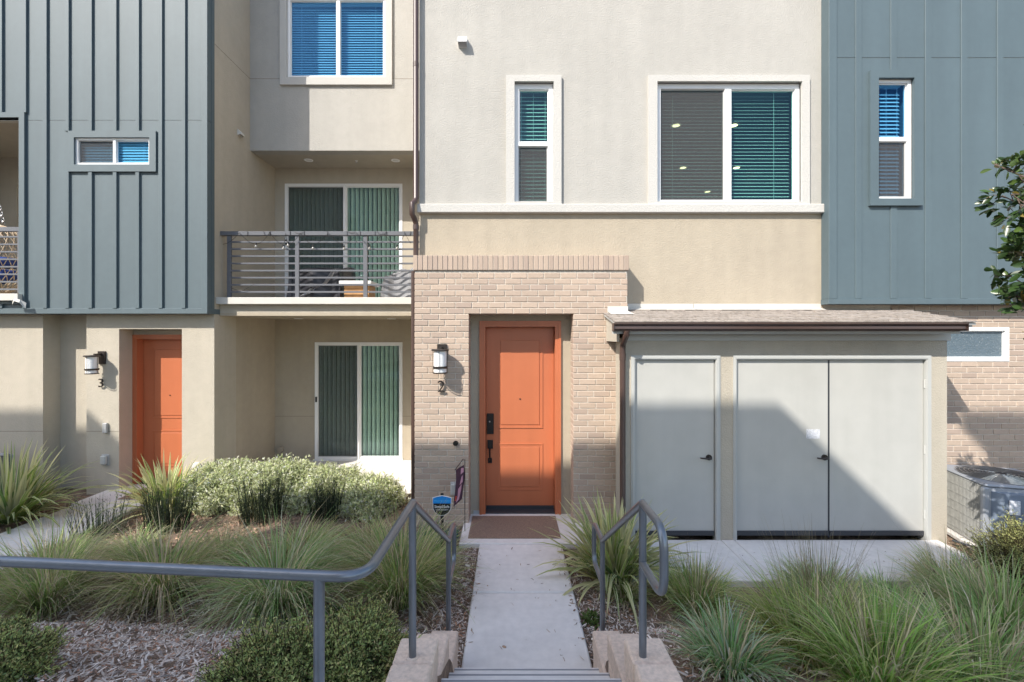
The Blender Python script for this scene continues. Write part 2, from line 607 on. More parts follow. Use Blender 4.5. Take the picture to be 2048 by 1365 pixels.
# ------------------------------------------------------------------ windows and doors
def window(parent, rect, panes, yf, depth=0.07, glassm='glass', pin=0.035, room=None, blind=None, name='window'):
    """rect and panes in metres (x0,x1,z0,z1); the frame is the part, panes, screens and blind its sub-parts"""
    x0, x1, z0, z1 = rect
    fr = MB().plate(x0, x1, z0, z1, yf, yf + depth, [p[:4] for p in panes]).build(name, 'vinyl', parent)
    for p in panes:
        a, b, c, d = p[:4]
        scr = len(p) > 4 and p[4]
        w = 0.014
        MB().plate(a - 0.002, b + 0.002, c - 0.002, d + 0.002, yf + pin - 0.012, yf + pin + 0.02, [(a + w, b - w, c + w, d - w)]).build(
            'sash', 'plastic_grey' if scr else 'vinyl', fr)
        MB().box(a + w - 0.004, b - w + 0.004, yf + pin, yf + pin + 0.006, c + w - 0.004, d - w + 0.004).build('pane', glassm, fr)
        if scr:
            MB().quad((a + w - 0.003, yf + pin - 0.008, c + w - 0.003), (b - w + 0.003, yf + pin - 0.008, c + w - 0.003),
                      (b - w + 0.003, yf + pin - 0.008, d - w + 0.003), (a + w - 0.003, yf + pin - 0.008, d - w + 0.003)).build('insect_screen', 'insect_screen', fr)
    if room:
        rx0, rx1, rz0, rz1, ry0, ry1 = room
        m = MB()
        m.quad((rx0, ry1, rz0), (rx1, ry1, rz0), (rx1, ry1, rz1), (rx0, ry1, rz1))
        m.quad((rx0, ry0, rz0), (rx0, ry1, rz0), (rx0, ry1, rz1), (rx0, ry0, rz1))
        m.quad((rx1, ry1, rz0), (rx1, ry0, rz0), (rx1, ry0, rz1), (rx1, ry1, rz1))
        m.quad((rx0, ry0, rz0), (rx1, ry0, rz0), (rx1, ry1, rz0), (rx0, ry1, rz0))
        m.quad((rx0, ry0, rz1), (rx0, ry1, rz1), (rx1, ry1, rz1), (rx1, ry0, rz1))
        m.build('room', 'room', fr)
    if blind:
        kind, bx0, bx1, bz0, bz1, by = blind[:6]
        m = MB()
        if kind == 'h':
            pitch, tilt = blind[6], blind[7]
            n_ = int((bz1 - bz0) / pitch)
            dz, dy = 0.024 * math.sin(tilt), 0.024 * math.cos(tilt)
            for i in range(n_):
                z = bz0 + i * pitch
                m.add([(bx0, by - dy, z - dz), (bx1, by - dy, z - dz), (bx1, by, z + 0.002), (bx0, by, z + 0.002),
                       (bx1, by + dy, z + dz), (bx0, by + dy, z + dz)], [(0, 1, 2, 3), (3, 2, 4, 5)])
            for t in (0.12, 0.5, 0.88):
                xx = bx0 + t * (bx1 - bx0)
                m.box(xx - 0.002, xx + 0.002, by - 0.028, by - 0.026, bz0, bz1)
            m.box(bx0, bx1, by - 0.03, by + 0.03, bz1 - 0.01, bz1 + 0.04)
            mm = 'blind_white'
        else:
            pitch, tilt = blind[6], blind[7]
            n_ = int((bx1 - bx0) / pitch)
            for i in range(n_):
                x = bx0 + (i + 0.5) * pitch
                t = tilt + random.uniform(-0.06, 0.06)
                dx, dy = 0.045 * math.cos(t), 0.045 * math.sin(t)
                m.add([(x - dx, by - dy, bz0), (x, by - 0.006, bz0), (x + dx, by + dy, bz0), (x - dx, by - dy, bz1), (x, by - 0.006, bz1), (x + dx, by + dy, bz1)],
                      [(0, 1, 4, 3), (1, 2, 5, 4)])
            mm = 'blind_sage'
        tag(m.build('blind', mm, fr), kind='stuff')
    return fr


def rect(px0, px1, py0, py1, Y):
    return (X(px0, Y), X(px1, Y), Z(py1, Y), Z(py0, Y))


def ring(mb, r, inner, yf, yb):
    mb.plate(*r, yf, yb, [inner])
    return mb


def entry_door(parent, x0, x1, z0, z1, y_slab, y_wall, lock_side, hood):
    """orange panelled front door with casing, two raised panels and threshold"""
    cas = MB()
    w = 0.062
    cas.plate(x0 - w, x1 + w, z0 - 0.03, z1 + w, y_wall - 0.018, y_slab + 0.05, [(x0, x1, z0 - 0.04, z1)])
    cas.plate(x0 - w - 0.016, x1 + w + 0.016, z0 - 0.03, z1 + w + 0.016, y_wall - 0.030, y_wall - 0.018, [(x0 - w + 0.018, x1 + w - 0.018, z0 - 0.04, z1 + w - 0.018)])
    cas.build('door_frame', 'door_orange', parent)
    d = MB().box(x0 + 0.004, x1 - 0.004, y_slab, y_slab + 0.044, z0 + 0.012, z1 - 0.004).build('door', 'door_orange', parent)
    H = z1 - z0
    for (a, b) in ((z0 + 0.445 * H, z0 + 0.945 * H), (z0 + 0.105 * H, z0 + 0.36 * H)):
        px0, px1 = x0 + 0.155, x1 - 0.155
        m = MB()
        m.plate(px0, px1, a, b, y_slab - 0.010, y_slab, [(px0 + 0.014, px1 - 0.014, a + 0.014, b - 0.014)])
        m.plate(px0 + 0.014, px1 - 0.014, a + 0.014, b - 0.014, y_slab - 0.004, y_slab, [(px0 + 0.034, px1 - 0.034, a + 0.034, b - 0.034)])
        m.cbox(px0 + 0.045, px1 - 0.045, y_slab - 0.009, y_slab, a + 0.045, b - 0.045, 0.004)
        m.build('door_panel', 'door_orange', d)
    MB().lathe([(0.0, -0.004), (0.011, -0.004), (0.011, 0.004), (0, 0.004)], (0, 0, 0), 10)
    pz = z0 + 0.605 * H
    MB().prism([((x0 + x1) / 2 + 0.010 * math.cos(t), pz + 0.010 * math.sin(t)) for t in np.linspace(0, 2 * math.pi, 11)[:-1]], y_slab - 0.016, y_slab).build('peephole', 'bronze_metal', d)
    MB().box(x0, x1, y_slab - 0.14, y_slab + 0.05, z0 - 0.035, z0 + 0.006).build('threshold', 'sweep', parent)
    MB().box(x0 + 0.004, x1 - 0.004, y_slab - 0.012, y_slab, z0 + 0.008, z0 + 0.05).build('door_sweep', 'sweep', d)
    return d


# ------------------------------------------------------------------ brick laying
def brick_mesh(name, l, d, h, c=0.0035):
    me = bpy.data.meshes.new(name)
    m = MB().cbox(-l / 2, l / 2, 0, d, 0, h, c)
    me.from_pydata(m.v, [], m.f)
    me.materials.append(MATS['brick'])
    return me


BL, BH, PITCH, COURSE = 0.2005, 0.0655, 0.2105, 0.0753
ME_BRICK = brick_mesh('brick', BL, 0.05, BH)
ME_JAMB = brick_mesh('brick', BL, 0.275, BH)


def lay_bricks(parent, x0, x1, z0, z1, yf, holes, cap, deep_sides=(), zoff=0.0):
    """running bond; each brick an object of its own under the brick wall part, past the cap joined into one"""
    pieces = []
    row = 0
    z = z0
    while z + BH <= z1 + 0.02:
        segs = [(x0, x1)]
        for h in holes:
            if z + BH > h[2] + 0.015 and z < h[3] - 0.015:
                ns = []
                for (a, b) in segs:
                    if h[0] > a and h[0] < b:
                        ns.append((a, h[0]))
                    if h[1] > a and h[1] < b:
                        ns.append((h[1], b))
                    if h[1] <= a or h[0] >= b:
                        ns.append((a, b))
                segs = ns
        off = (row % 2) * PITCH / 2 + (0.03 if row % 4 == 2 else 0)
        for (a, b) in segs:
            k = math.floor((a - x0 + off) / PITCH)
            x = x0 - off + k * PITCH
            while x < b:
                l, r = max(x, a), min(x + PITCH - 0.010, b)
                if r - l > 0.03:
                    deep = any(abs(l - e) < 0.002 or abs(r - e) < 0.002 for e in deep_sides) or any(
                        abs(z + BH - h[2]) < 0 for h in holes)
                    pieces.append((l, r, z, deep))
                x += PITCH
        z += COURSE
        row += 1
    pieces.sort(key=lambda p: -(p[1] - p[0]) - p[2] * 0.001)
    pieces.sort(key=lambda p: p[2] < 0.30)
    rest = MB()
    for i, (l, r, z, deep) in enumerate(pieces):
        jx, jy = 0.0, random.uniform(-0.0015, 0.0015)
        if i < cap:
            o = bpy.data.objects.new('brick', ME_JAMB if deep else ME_BRICK)
            COL.objects.link(o)
            o.parent = parent
            o.location = Vector(((l + r) / 2 + jx, yf + jy, z)) - world_of(parent)
            o.scale = ((r - l) / BL, 1, 1)
        else:
            rest.cbox(l, r, yf + jy, yf + (0.275 if deep else 0.05), z, z + BH, 0.0035)
    if rest.v:
        tag(rest.build('brick_courses', 'brick', parent), kind='stuff')
    return len(pieces)


# ------------------------------------------------------------------ left house (number 3)
H3 = thing('townhouse', (-7.2, 7.4, -0.18), 'townhouse with blue-grey batten siding over cream stucco and door number 3', 'townhouse')
TOP = 10.2
z_sb = Z(628, Y_SID3)
win3 = rect(152, 302, 277, 331, Y_SID3)
op3 = (-12.0, X(42, Y_SID3), Z(590, Y_SID3), Z(237, Y_SID3))
z_jt = Z(241, Y_SID3)
XL = -11.0
op3 = (XL + 0.5, op3[1], op3[2], op3[3])
hole3 = [win3, op3]
MB().plate(XL, X_SIDE, z_sb + 0.085, z_jt - 0.003, Y_SID3, Y_SID3 + 0.09, hole3).build('siding_sheet', 'siding', H3)
MB().plate(XL, X_SIDE, z_jt + 0.003, TOP, Y_SID3, Y_SID3 + 0.09, hole3).build('siding_sheet', 'siding', H3)
MB().box(XL, X_SIDE - 0.01, Y_SID3 + 0.008, Y_SID3 + 0.09, z_jt - 0.003, z_jt + 0.003).build('joint_flashing', 'flashing', H3)
MB().cbox(XL, X_SIDE + 0.012, Y_SID3 - 0.022, Y_SID3 + 0.34, z_sb, z_sb + 0.085, 0.003).build('base_trim', 'siding', H3)
# side return of the siding
MB().box(X_SIDE - 0.09, X_SIDE + 0.006, Y_SID3 + 0.09, Y_SID3 + 0.165, z_sb + 0.085, TOP).build('siding_return', 'siding', H3)
MB().cbox(X_SIDE - 0.085, X_SIDE + 0.010, Y_SID3 - 0.018, Y_SID3, z_sb + 0.085, TOP, 0.003).build('corner_board', 'siding', H3)
tr3 = (X(140, Y_SID3), X(315, Y_SID3), Z(345, Y_SID3), Z(264, Y_SID3))
ring(MB(), tr3, win3, Y_SID3 - 0.038, Y_SID3 + 0.02).build('window_trim', 'siding', H3)
ot = (op3[0] - 0.1, op3[1] + 0.088, op3[2] - 0.15, op3[3] + 0.08)
ring(MB(), ot, (op3[0], op3[1], op3[2], op3[3]), Y_SID3 - 0.035, Y_SID3 + 0.10).build('opening_trim', 'siding', H3)
for px in (8, 56, 97, 141, 187, 236, 281, 327, 373):
    xr = X(px, Y_SID3)
    spans = [(z_sb + 0.085, TOP)]
    for (bx0, bx1, bz0, bz1) in (tr3, ot):
        if bx0 - 0.05 < xr < bx1 + 0.03:
            spans = [s for a, b in spans for s in ((a, bz0), (bz1, b)) if s[1] - s[0] > 0.05]
    for a, b in spans:
        MB().cbox(xr - 0.062, xr, Y_SID3 - 0.030, Y_SID3 + 0.002, a + 0.001, b - 0.001, 0.003).build('batten', 'siding', H3)
mid = X(229, Y_SID3)
window(H3, win3, [(win3[0] + 0.035, mid - 0.02, win3[2] + 0.035, win3[3] - 0.035, True), (mid + 0.02, win3[1] - 0.035, win3[2] + 0.035, win3[3] - 0.035)],
       Y_SID3 - 0.005, room=(win3[0] - 0.5, win3[1] + 0.5, win3[2] - 0.6, win3[3] + 0.3, Y_SID3 + 0.1, 9.0), glassm='glass_sky',
       blind=('h', win3[0], win3[1], win3[2], win3[3], Y_SID3 + 0.066, 0.045, 1.15))
# loggia behind the opening at the left
ly1, lz0, lz1 = 8.85, op3[2] - 0.02, op3[3] + 0.02
lg = MB()
lg.box(op3[0] - 0.15, op3[1] + 0.10, Y_SID3 + 0.09, ly1, lz1, lz1 + 0.12)
lg.box(op3[0] - 0.15, op3[1] + 0.10, Y_SID3 + 0.10, ly1, lz0 - 0.2, lz0 - 0.02)
lg.box(op3[1] + 0.001, op3[1] + 0.10, Y_SID3 + 0.10, ly1, lz0 - 0.02, lz1)
lg.build('loggia', 'stucco_cream', H3)
lgz = Z(370, ly1)
MB().plate(op3[0] - 0.15, op3[1] + 0.10, lz0 - 0.2, lz1 + 0.1, ly1, ly1 + 0.15, [(-9.7, -7.9 - 0.16 + 0.05, lz0, lgz)]).build('loggia_wall', 'stucco_cream', H3)
window(H3, (-9.7, -8.01, lz0, lgz), [(-9.62, -8.90, lz0 + 0.08, lgz - 0.08), (-8.84, -8.09, lz0 + 0.08, lgz - 0.08)], ly1 + 0.03,
       room=(-9.9, -7.9, lz0 - 0.05, lgz + 0.1, ly1 + 0.16, 11.5), name='sliding_door')
# loggia railing
rz = Z(459, Y_SID3)
rl = MB().cbox(op3[0], op3[1] + 0.02, Y_SID3 - 0.01, Y_SID3 + 0.045, rz - 0.035, rz + 0.035, 0.004).build('balcony_railing', 'balcony_rail', H3)
for py in (474, 489, 504, 519, 534, 549, 564, 579):
    MB().cbox(op3[0], X(35, Y_SID3), Y_SID3 + 0.004, Y_SID3 + 0.03, Z(py, Y_SID3) - 0.013, Z(py, Y_SID3) + 0.013, 0.003).build('bar', 'balcony_rail', rl)
MB().cbox(X(35, Y_SID3), X(40.5, Y_SID3), Y_SID3 - 0.005, Y_SID3 + 0.04, op3[2] + 0.03, rz - 0.035, 0.003).build('post', 'balcony_rail', rl)
MB().cbox(op3[0], X(49, Y_SID3), Y_SID3 - 0.10, Y_SID3 + 0.09, op3[2] - 0.10, op3[2] + 0.01, 0.004).build('balcony_sill', 'flashing', H3)
# torn flashing hanging from the sill
MB().add([(X(25, 7.1), 7.10, Z(604, 7.1)), (X(34, 7.1), 7.06, Z(598, 7.1)), (X(43, 7.1), 7.08, Z(600, 7.1)), (X(50, 7.1), 7.12, Z(606, 7.1)),
          (X(26, 7.1), 7.09, Z(610, 7.1)), (X(36, 7.1), 7.04, Z(603, 7.1)), (X(45, 7.1), 7.05, Z(606, 7.1)), (X(52, 7.1), 7.09, Z(618, 7.1))],
         [(0, 1, 5, 4), (1, 2, 6, 5), (2, 3, 7, 6)]).build('flashing_strip', 'flashing', H3)

# lower stucco wall with recess and door reveal
zb = -0.22
rec = (X(86, Y_ST3), X(173, Y_ST3), zb - 1, z_sb + 0.3)
dr3 = (X(238.2, Y_ST3), X(363.8, Y_ST3), zb - 1, Z(658.5, Y_ST3))
MB().plate(XL, X_SIDE, zb, z_sb + 0.02, Y_ST3, Y_ST3 + 0.285, [rec, dr3]).build('stucco_wall', 'stucco_cream', H3)
s3 = (X(287.3, Y_SLAB3), X(287.3, Y_SLAB3) + 0.93, -0.135, Z(678.7, Y_SLAB3))
yb3 = Y_ST3 + 0.287
MB().plate(XL, X_SIDE, zb, z_sb + 0.02, yb3, yb3 + 0.3, [(s3[0] - 0.06, s3[1] + 0.06, zb - 1, s3[3] + 0.06)]).build('stucco_wall', 'stucco_cream', H3)
MB().box(XL, X_SIDE, Y_SID3 + 0.09, Y_ST3 + 0.6, z_sb + 0.021, z_sb + 0.06).build('soffit', 'stucco_cream', H3)
for (a, b) in ((XL, rec[0]), (rec[1], dr3[0])):
    MB().box(a + 0.001, b - 0.001, Y_ST3 - 0.0016, Y_ST3 + 0.002, Z(863, Y_ST3) - 0.004, Z(863, Y_ST3) + 0.004).build('control_joint', 'joint_dark', H3)
d3 = entry_door(H3, s3[0], s3[1], s3[2], s3[3], Y_SLAB3, yb3, 1, 0)
# side wall towards the balcony recess
MB().box(X_SIDE - 0.25, X_SIDE, Y_SID3 + 0.166, Y_BACK + 0.4, z_sb + 0.02, TOP).build('side_wall', 'stucco_cream', H3)
MB().box(X_SIDE - 0.25, X_SIDE - 0.001, yb3 - 0.002, Y_BACK + 0.4, zb, z_sb + 0.019).build('side_wall', 'stucco_tan', H3)
# small vent hoods, box fittings
def vent_hood(name, x, y, z, w, m, label, parent=None, side=False):
    mb = MB()
    if not side:
        mb.add([(x - w, y, z + w), (x + w, y, z + w), (x + w, y, z - w), (x - w, y, z - w),
                (x - w, y - 1.3 * w, z + 0.8 * w), (x + w, y - 1.3 * w, z + 0.8 * w), (x + w, y - 1.7 * w, z - 0.55 * w), (x - w, y - 1.7 * w, z - 0.55 * w)],
               [(0, 4, 5, 1), (4, 7, 6, 5), (0, 3, 7, 4), (1, 5, 6, 2), (0, 1, 2, 3)])
    else:
        mb.add([(x, y - w, z + w), (x, y + w, z + w), (x, y + w, z - w), (x, y - w, z - w),
                (x + 1.2 * w, y - w, z - 0.2 * w), (x + 1.2 * w, y + w, z - 0.2 * w), (x + 1.2 * w, y + w, z - 0.8 * w), (x + 1.2 * w, y - w, z - 0.8 * w)],
               [(0, 1, 5, 4), (4, 5, 6, 7), (0, 4, 7, 3), (1, 2, 6, 5), (0, 3, 2, 1)])
    return tag(mb.build(name, m), label, 'vent')


vent_hood('vent_hood', X_SIDE + 0.001, 8.05, Z(259, 7.9), 0.055, 'trim_paint', 'tiny vent hood on the side wall above the left balcony corner', side=True)


def disc(name, x, y, z, r, t, m, label, cat, parent=None):
    mb = MB()
    n = 20
    prof = [(r, 0), (r, -t * 0.6), (r * 0.85, -t), (0.001, -t * 1.05)]
    base = 0
    for (rr, dy) in prof:
        for k in range(n):
            a = 2 * math.pi * k / n
            mb.v.append((x + rr * math.cos(a), y + dy, z + rr * math.sin(a)))
    for i in range(len(prof) - 1):
        for k in range(n):
            a, b = i * n + k, i * n + (k + 1) % n
            mb.f.append((a, b, b + n, a + n))
    return tag(mb.build(name, m, None, 'auto'), label, cat)


disc('round_vent', X(395, Y_ST3), Y_ST3, Z(932, Y_ST3), 0.062, 0.06, 'trim_paint', 'round pale vent cap low on the wall right of door number 3', 'vent')
disc('round_vent', X(562, Y_BACK), Y_BACK - 0.004, Z(899, Y_BACK), 0.065, 0.05, 'stucco_tan', 'round tan vent cap low on the wall beside the patio sliding door', 'vent')
o = MB().cbox(X(208, Y_ST3), X(217, Y_ST3), Y_ST3 - 0.04, Y_ST3 + 0.001, Z(866, Y_ST3), Z(846, Y_ST3), 0.008).build('doorbell_box', 'plastic_grey')
tag(o, 'small grey upright doorbell on the wall beside door number 3', 'doorbell')
ob = thing('outlet_cover', (X(211, Y_ST3), Y_ST3, Z(930, Y_ST3)), 'grey weatherproof outlet cover low on the wall left of door 3', 'outlet')
MB().cbox(X(204, Y_ST3), X(219, Y_ST3), Y_ST3 - 0.012, Y_ST3 + 0.001, Z(931, Y_ST3), Z(909, Y_ST3), 0.003).build('plate', 'plastic_grey', ob)
MB().cbox(X(206, Y_ST3), X(217, Y_ST3), Y_ST3 - 0.065, Y_ST3 - 0.012, Z(928, Y_ST3), Z(911, Y_ST3), 0.012).build('lid', 'frame_grey', ob)

# ------------------------------------------------------------------ middle house (number 2)
H2 = thing('townhouse', (0, 6.2, -0.2), 'pale stucco townhouse with brick entrance, balcony and door number 2', 'townhouse')
# recess: back wall with both sliding doors
sl_up = rect(570, 805, 368, 611, Y_BACK)
sl_up = (sl_up[0], sl_up[1], 3.02, sl_up[3])
sl_lo = rect(630, 805, 685, 920, Y_BACK)
z_soff = Z(632, 7.503)
z_flr = Z(595.5, 7.44)
MB().plate(X_SIDE, X_BAYL + 0.2, -0.25, z_soff + 0.05, Y_BACK, Y_BACK + 0.2, [sl_lo]).build('stucco_wall', 'stucco_tan', H2)
MB().plate(X_SIDE, X_BAYL + 0.2, z_soff + 0.051, 6.2, Y_BACK, Y_BACK + 0.2, [sl_up]).build('stucco_wall', 'stucco_cream', H2)
for (a, b) in ((X_SIDE, sl_lo[0]), (sl_lo[1], X_BAYL)):
    MB().box(a + 0.001, b - 0.001, Y_BACK - 0.0016, Y_BACK + 0.002, Z(833, Y_BACK) - 0.004, Z(833, Y_BACK) + 0.004).build('control_joint', 'joint_dark', H2)


def slider(r, pm, name, roomz, pitch, tilt):
    m = X(pm, Y_BACK)
    fw = 0.06
    f_ = window(H2, r, [(r[0] + fw, m - 0.03, r[2] + fw, r[3] - fw, True), (m + 0.03, r[1] - fw, r[2] + fw, r[3] - fw)], Y_BACK - 0.012, 0.10, 'glass_clear',
                room=(r[0] - 0.2, r[1] + 0.2, r[2], r[3] + 0.1, Y_BACK + 0.16, 12.0),
                blind=('v', r[0] + 0.02, r[1] - 0.02, r[2] + 0.04, r[3] - 0.03, Y_BACK + 0.15, pitch, tilt), name=name)
    MB().cbox(r[0] - 0.02, r[1] + 0.02, Y_BACK - 0.05, Y_BACK - 0.013, r[2] - 0.04, r[2] + 0.012, 0.004).build('sill', 'vinyl', f_)
    MB().cbox(m - 0.028, m + 0.014, Y_BACK - 0.03, Y_BACK - 0.011, r[2] + 0.02, r[3] - 0.03, 0.004).build('meeting_stile', 'vinyl', f_)
    MB().cbox(r[0] + 0.02, r[0] + 0.05, Y_BACK - 0.04, Y_BACK - 0.011, (r[2] + r[3]) / 2 - 0.02, (r[2] + r[3]) / 2 + 0.09, 0.004).build('handle', 'black_metal', f_)
    return f_


slider(sl_up, 690, 'sliding_door', 0, 0.092, 0.95)
slider(sl_lo, 718, 'sliding_door', 0, 0.092, 0.9)
# balcony slab, beam, fascia
MB().box(X_SIDE + 0.001, X_BAYL, 7.52, Y_BACK - 0.001, z_soff + 0.051, z_flr - 0.01).build('balcony_floor', 'concrete', H2)
MB().box(X_SIDE + 0.001, X_BAYL, 7.503, Y_BACK - 0.001, z_soff, z_soff + 0.05).build('balcony_soffit', 'stucco_tan', H2)
MB().box(X_SIDE + 0.002, X_BAYL, 7.503, 7.52, z_soff + 0.05, z_flr - 0.012).build('balcony_beam', 'stucco_cream', H2)
MB().cbox(X_SIDE + 0.004, X_BAYL, 7.405, 7.66, Z(609, 7.42), z_flr, 0.006).build('balcony_fascia', 'flashing', H2)
# railing
yr = 7.56
zt = Z(468, yr)
rail = MB().cbox(X(443, yr), X_BAYL - 0.002, yr - 0.04, yr + 0.04, zt - 0.034, zt + 0.034, 0.004).build('balcony_railing', 'balcony_rail', H2)
for py in (484.6, 498.8, 513, 527.5, 541.9, 556, 570.2, 584.4):
    z = Z(py, yr)
    MB().cbox(X(459, yr), X_BAYL - 0.003, yr - 0.012, yr + 0.012, z - 0.0145, z + 0.0145, 0.003).build('bar', 'balcony_rail', rail)
for px in (459, 595, 731):
    x = X(px, yr)
    MB().cbox(x - 0.033, x + 0.033, yr - 0.02, yr + 0.02, z_flr - 0.002, zt - 0.035, 0.003).build('post', 'balcony_rail', rail)
# upper bay over the balcony
wu = (X(575, Y_BAY3), X(772, Y_BAY3), Z(157, Y_BAY3), Z(-4, Y_BAY3))
z_ceil = Z(301.6, Y_BAY3)
MB().plate(X_SIDE, X_BAYL + 0.2, z_ceil, TOP, Y_BAY3, Y_BAY3 + 0.2, [wu]).build('stucco_wall', 'stucco_white', H2)
MB().box(X_SIDE + 0.001, X_BAYL, Y_BAY3 + 0.2, Y_BACK - 0.001, z_ceil, z_ceil + 0.2).build('balcony_ceiling', 'stucco_cream', H2)
wt = (X(562, Y_BAY3), X(785, Y_BAY3), Z(172, Y_BAY3), wu[3] + 0.12)
ring(MB(), wt, wu, Y_BAY3 - 0.045, Y_BAY3 + 0.10).build('window_surround', 'stucco_trim', H2)
mU = X(676, Y_BAY3)
window(H2, wu, [(wu[0] + 0.05, mU - 0.03, wu[2] + 0.05, wu[3] - 0.05), (mU + 0.03, wu[1] - 0.05, wu[2] + 0.05, wu[3] - 0.05)], Y_BAY3 + 0.002, glassm='glass_sky',
       room=(wu[0] - 0.6, wu[1] + 0.6, wu[2] - 0.5, wu[3] + 0.4, Y_BAY3 + 0.2, 11.5), blind=('h', wu[0], wu[1], wu[2], wu[3] - 0.05, Y_BAY3 + 0.13, 0.047, 0.9))
for (a, b) in ((X_SIDE, wt[0]), (wt[1], X_BAYL)):
    MB().box(a + 0.001, b - 0.001, Y_BAY3 - 0.0016, Y_BAY3 + 0.002, Z(158, Y_BAY3) - 0.004, Z(158, Y_BAY3) + 0.004).build('control_joint', 'joint_dark', H2)
MB().box(X_SIDE - 0.002, X_SIDE + 0.0016, Y_SID3 + 0.17, Y_BAY3 - 0.003, Z(158, Y_BAY3) - 0.004, Z(158, Y_BAY3) + 0.004).build('control_joint', 'joint_dark', H3)


def ceiling_light(x, y, z, label, group=None):
    t = thing('recessed_light', (x, y, z), label, 'ceiling light', group)
    MB().lathe([(0.085, 0), (0.085, -0.008), (0.06, -0.012), (0.055, -0.002)], (x, y, z), 20).build('trim', 'vinyl', t, 'auto')
    MB().lathe([(0.056, -0.004), (0.001, -0.004)], (x, y, z), 20).build('lens', 'lamp_glass', t)


def soffit_pt(px, py, zc):
    Y = (zc - EYE) * F / (VY - py)
    return X(px, Y), Y


for px, py, lab in ((617, 320.5, 'white recessed light in the balcony ceiling by the side wall'), (791, 321, 'white recessed light in the balcony ceiling over the covered furniture')):
    x, y = soffit_pt(px, py, z_ceil)
    ceiling_light(x, y, z_ceil - 0.0005, lab)
for px, py, lab in ((597, 637.2, 'white recessed light under the balcony by the side wall'), (783, 637.5, 'white recessed light under the balcony over the patio door')):
    x, y = soffit_pt(px, py, z_soff)
    ceiling_light(x, min(y, 9.0), z_soff - 0.0005, lab)
x, y = soffit_pt(713, 322, z_ceil)
t = thing('fire_sprinkler', (x, y, z_ceil), 'tiny fire sprinkler head in the balcony ceiling between two lights', 'sprinkler')
MB().lathe([(0.03, 0), (0.03, -0.006), (0.008, -0.012), (0.008, -0.035)], (x, y, z_ceil), 12).build('escutcheon', 'vinyl', t, 'auto')
MB().lathe([(0.001, -0.036), (0.022, -0.036), (0.022, -0.040), (0.001, -0.040)], (x, y, z_ceil), 12).build('deflector', 'steel', t)

# bay wall: white stucco above the ledge, tan below
zl0, zl1 = Z(425.5, 5.96), Z(408, 5.96)
w_t = rect(1029, 1107, 166, 405, Y_BAY)
w_b = rect(1313, 1601, 166, 405, Y_BAY)
MB().plate(X_BAYL, X_BAYR + 0.02, zl0 + 0.03, TOP, Y_BAY, Y_BAY + 0.16, [w_t, w_b]).build('stucco_wall', 'stucco_white', H2)
dsl = (X(972, Y_SLAB), X(1108, Y_SLAB), 0.016, Z(654.4, Y_SLAB))
MB().plate(X_BAYL, X_BAYR + 0.02, -0.25, zl0 + 0.029, Y_BAY, Y_BAY + 0.30, [(dsl[0] - 0.062, dsl[1] + 0.062, -1, dsl[3] + 0.062)]).build('stucco_wall', 'stucco_tan', H2)
MB().box(X_BAYL, X_BAYL + 0.2, Y_BAY + 0.3, Y_BACK + 0.2, -0.25, TOP).build('side_wall', 'stucco_tan', H2)
MB().cbox(X_BAYL - 0.02, X_BAYR, Y_BAY - 0.065, Y_BAY + 0.01, zl0, zl1, 0.008).build('ledge', 'stucco_trim', H2)
st_t = (X(1012, 5.98), X(1123, 5.98), zl1 - 0.01, Z(150, 5.98))
st_b = (X(1297, 5.98), X(1620, 5.98), zl1 - 0.01, Z(150, 5.98))
for (s, w) in ((st_t, w_t), (st_b, w_b)):
    MB().plate(*s, Y_BAY - 0.04, Y_BAY + 0.06, [w]).build('window_surround', 'stucco_trim', H2)
# tall single-hung window
zm = Z(288, Y_BAY)
window(H2, w_t, [(X(1038, Y_BAY), X(1097.5, Y_BAY), zm + 0.035, Z(177, Y_BAY)), (X(1036.5, Y_BAY), X(1096, Y_BAY), Z(403, Y_BAY), zm - 0.02, True)], Y_BAY + 0.02,
       room=(-0.6, 1.5, 3.2, 5.9, Y_BAY + 0.16, 9.5), blind=('h', X(1036, Y_BAY), X(1099, Y_BAY), w_t[2] + 0.02, w_t[3] - 0.04, Y_BAY + 0.14, 0.052, 0.68))
# wide slider with lit ceiling lights inside
zc_room = 5.72
window(H2, w_b, [(X(1322, Y_BAY), X(1451, Y_BAY), Z(400, Y_BAY), Z(176, Y_BAY), True), (X(1464, Y_BAY), X(1592, Y_BAY), Z(400, Y_BAY), Z(177, Y_BAY))], Y_BAY + 0.02,
       room=(1.7, 4.72, 3.2, zc_room, Y_BAY + 0.16, 11.4), blind=('h', X(1318, Y_BAY), X(1589, Y_BAY), w_b[2] + 0.02, w_b[3] - 0.04, Y_BAY + 0.13, 0.047, 0.52))
for px, py in ((1352, 250), (1467, 250), (1366, 335), (1473, 335), (1415, 383)):
    x, y = soffit_pt(px, py, zc_room)
    t = thing('downlight', (x, y, zc_room), 'lit warm ceiling spot seen through the wide window', 'ceiling light', 'warm spots inside the wide window')
    MB().lathe([(0.08, -0.004), (0.08, -0.012), (0.062, -0.014)], (x, y, zc_room), 16).build('trim', 'vinyl', t)
    MB().lathe([(0.063, -0.010), (0.001, -0.010)], (x, y, zc_room), 16).build('lens', 'downlight', t)
vent_hood('vent_hood', X(926, Y_BAY), Y_BAY - 0.001, Z(88, Y_BAY), 0.058, 'vinyl', 'small white vent hood on the plain stucco above the tall narrow window')

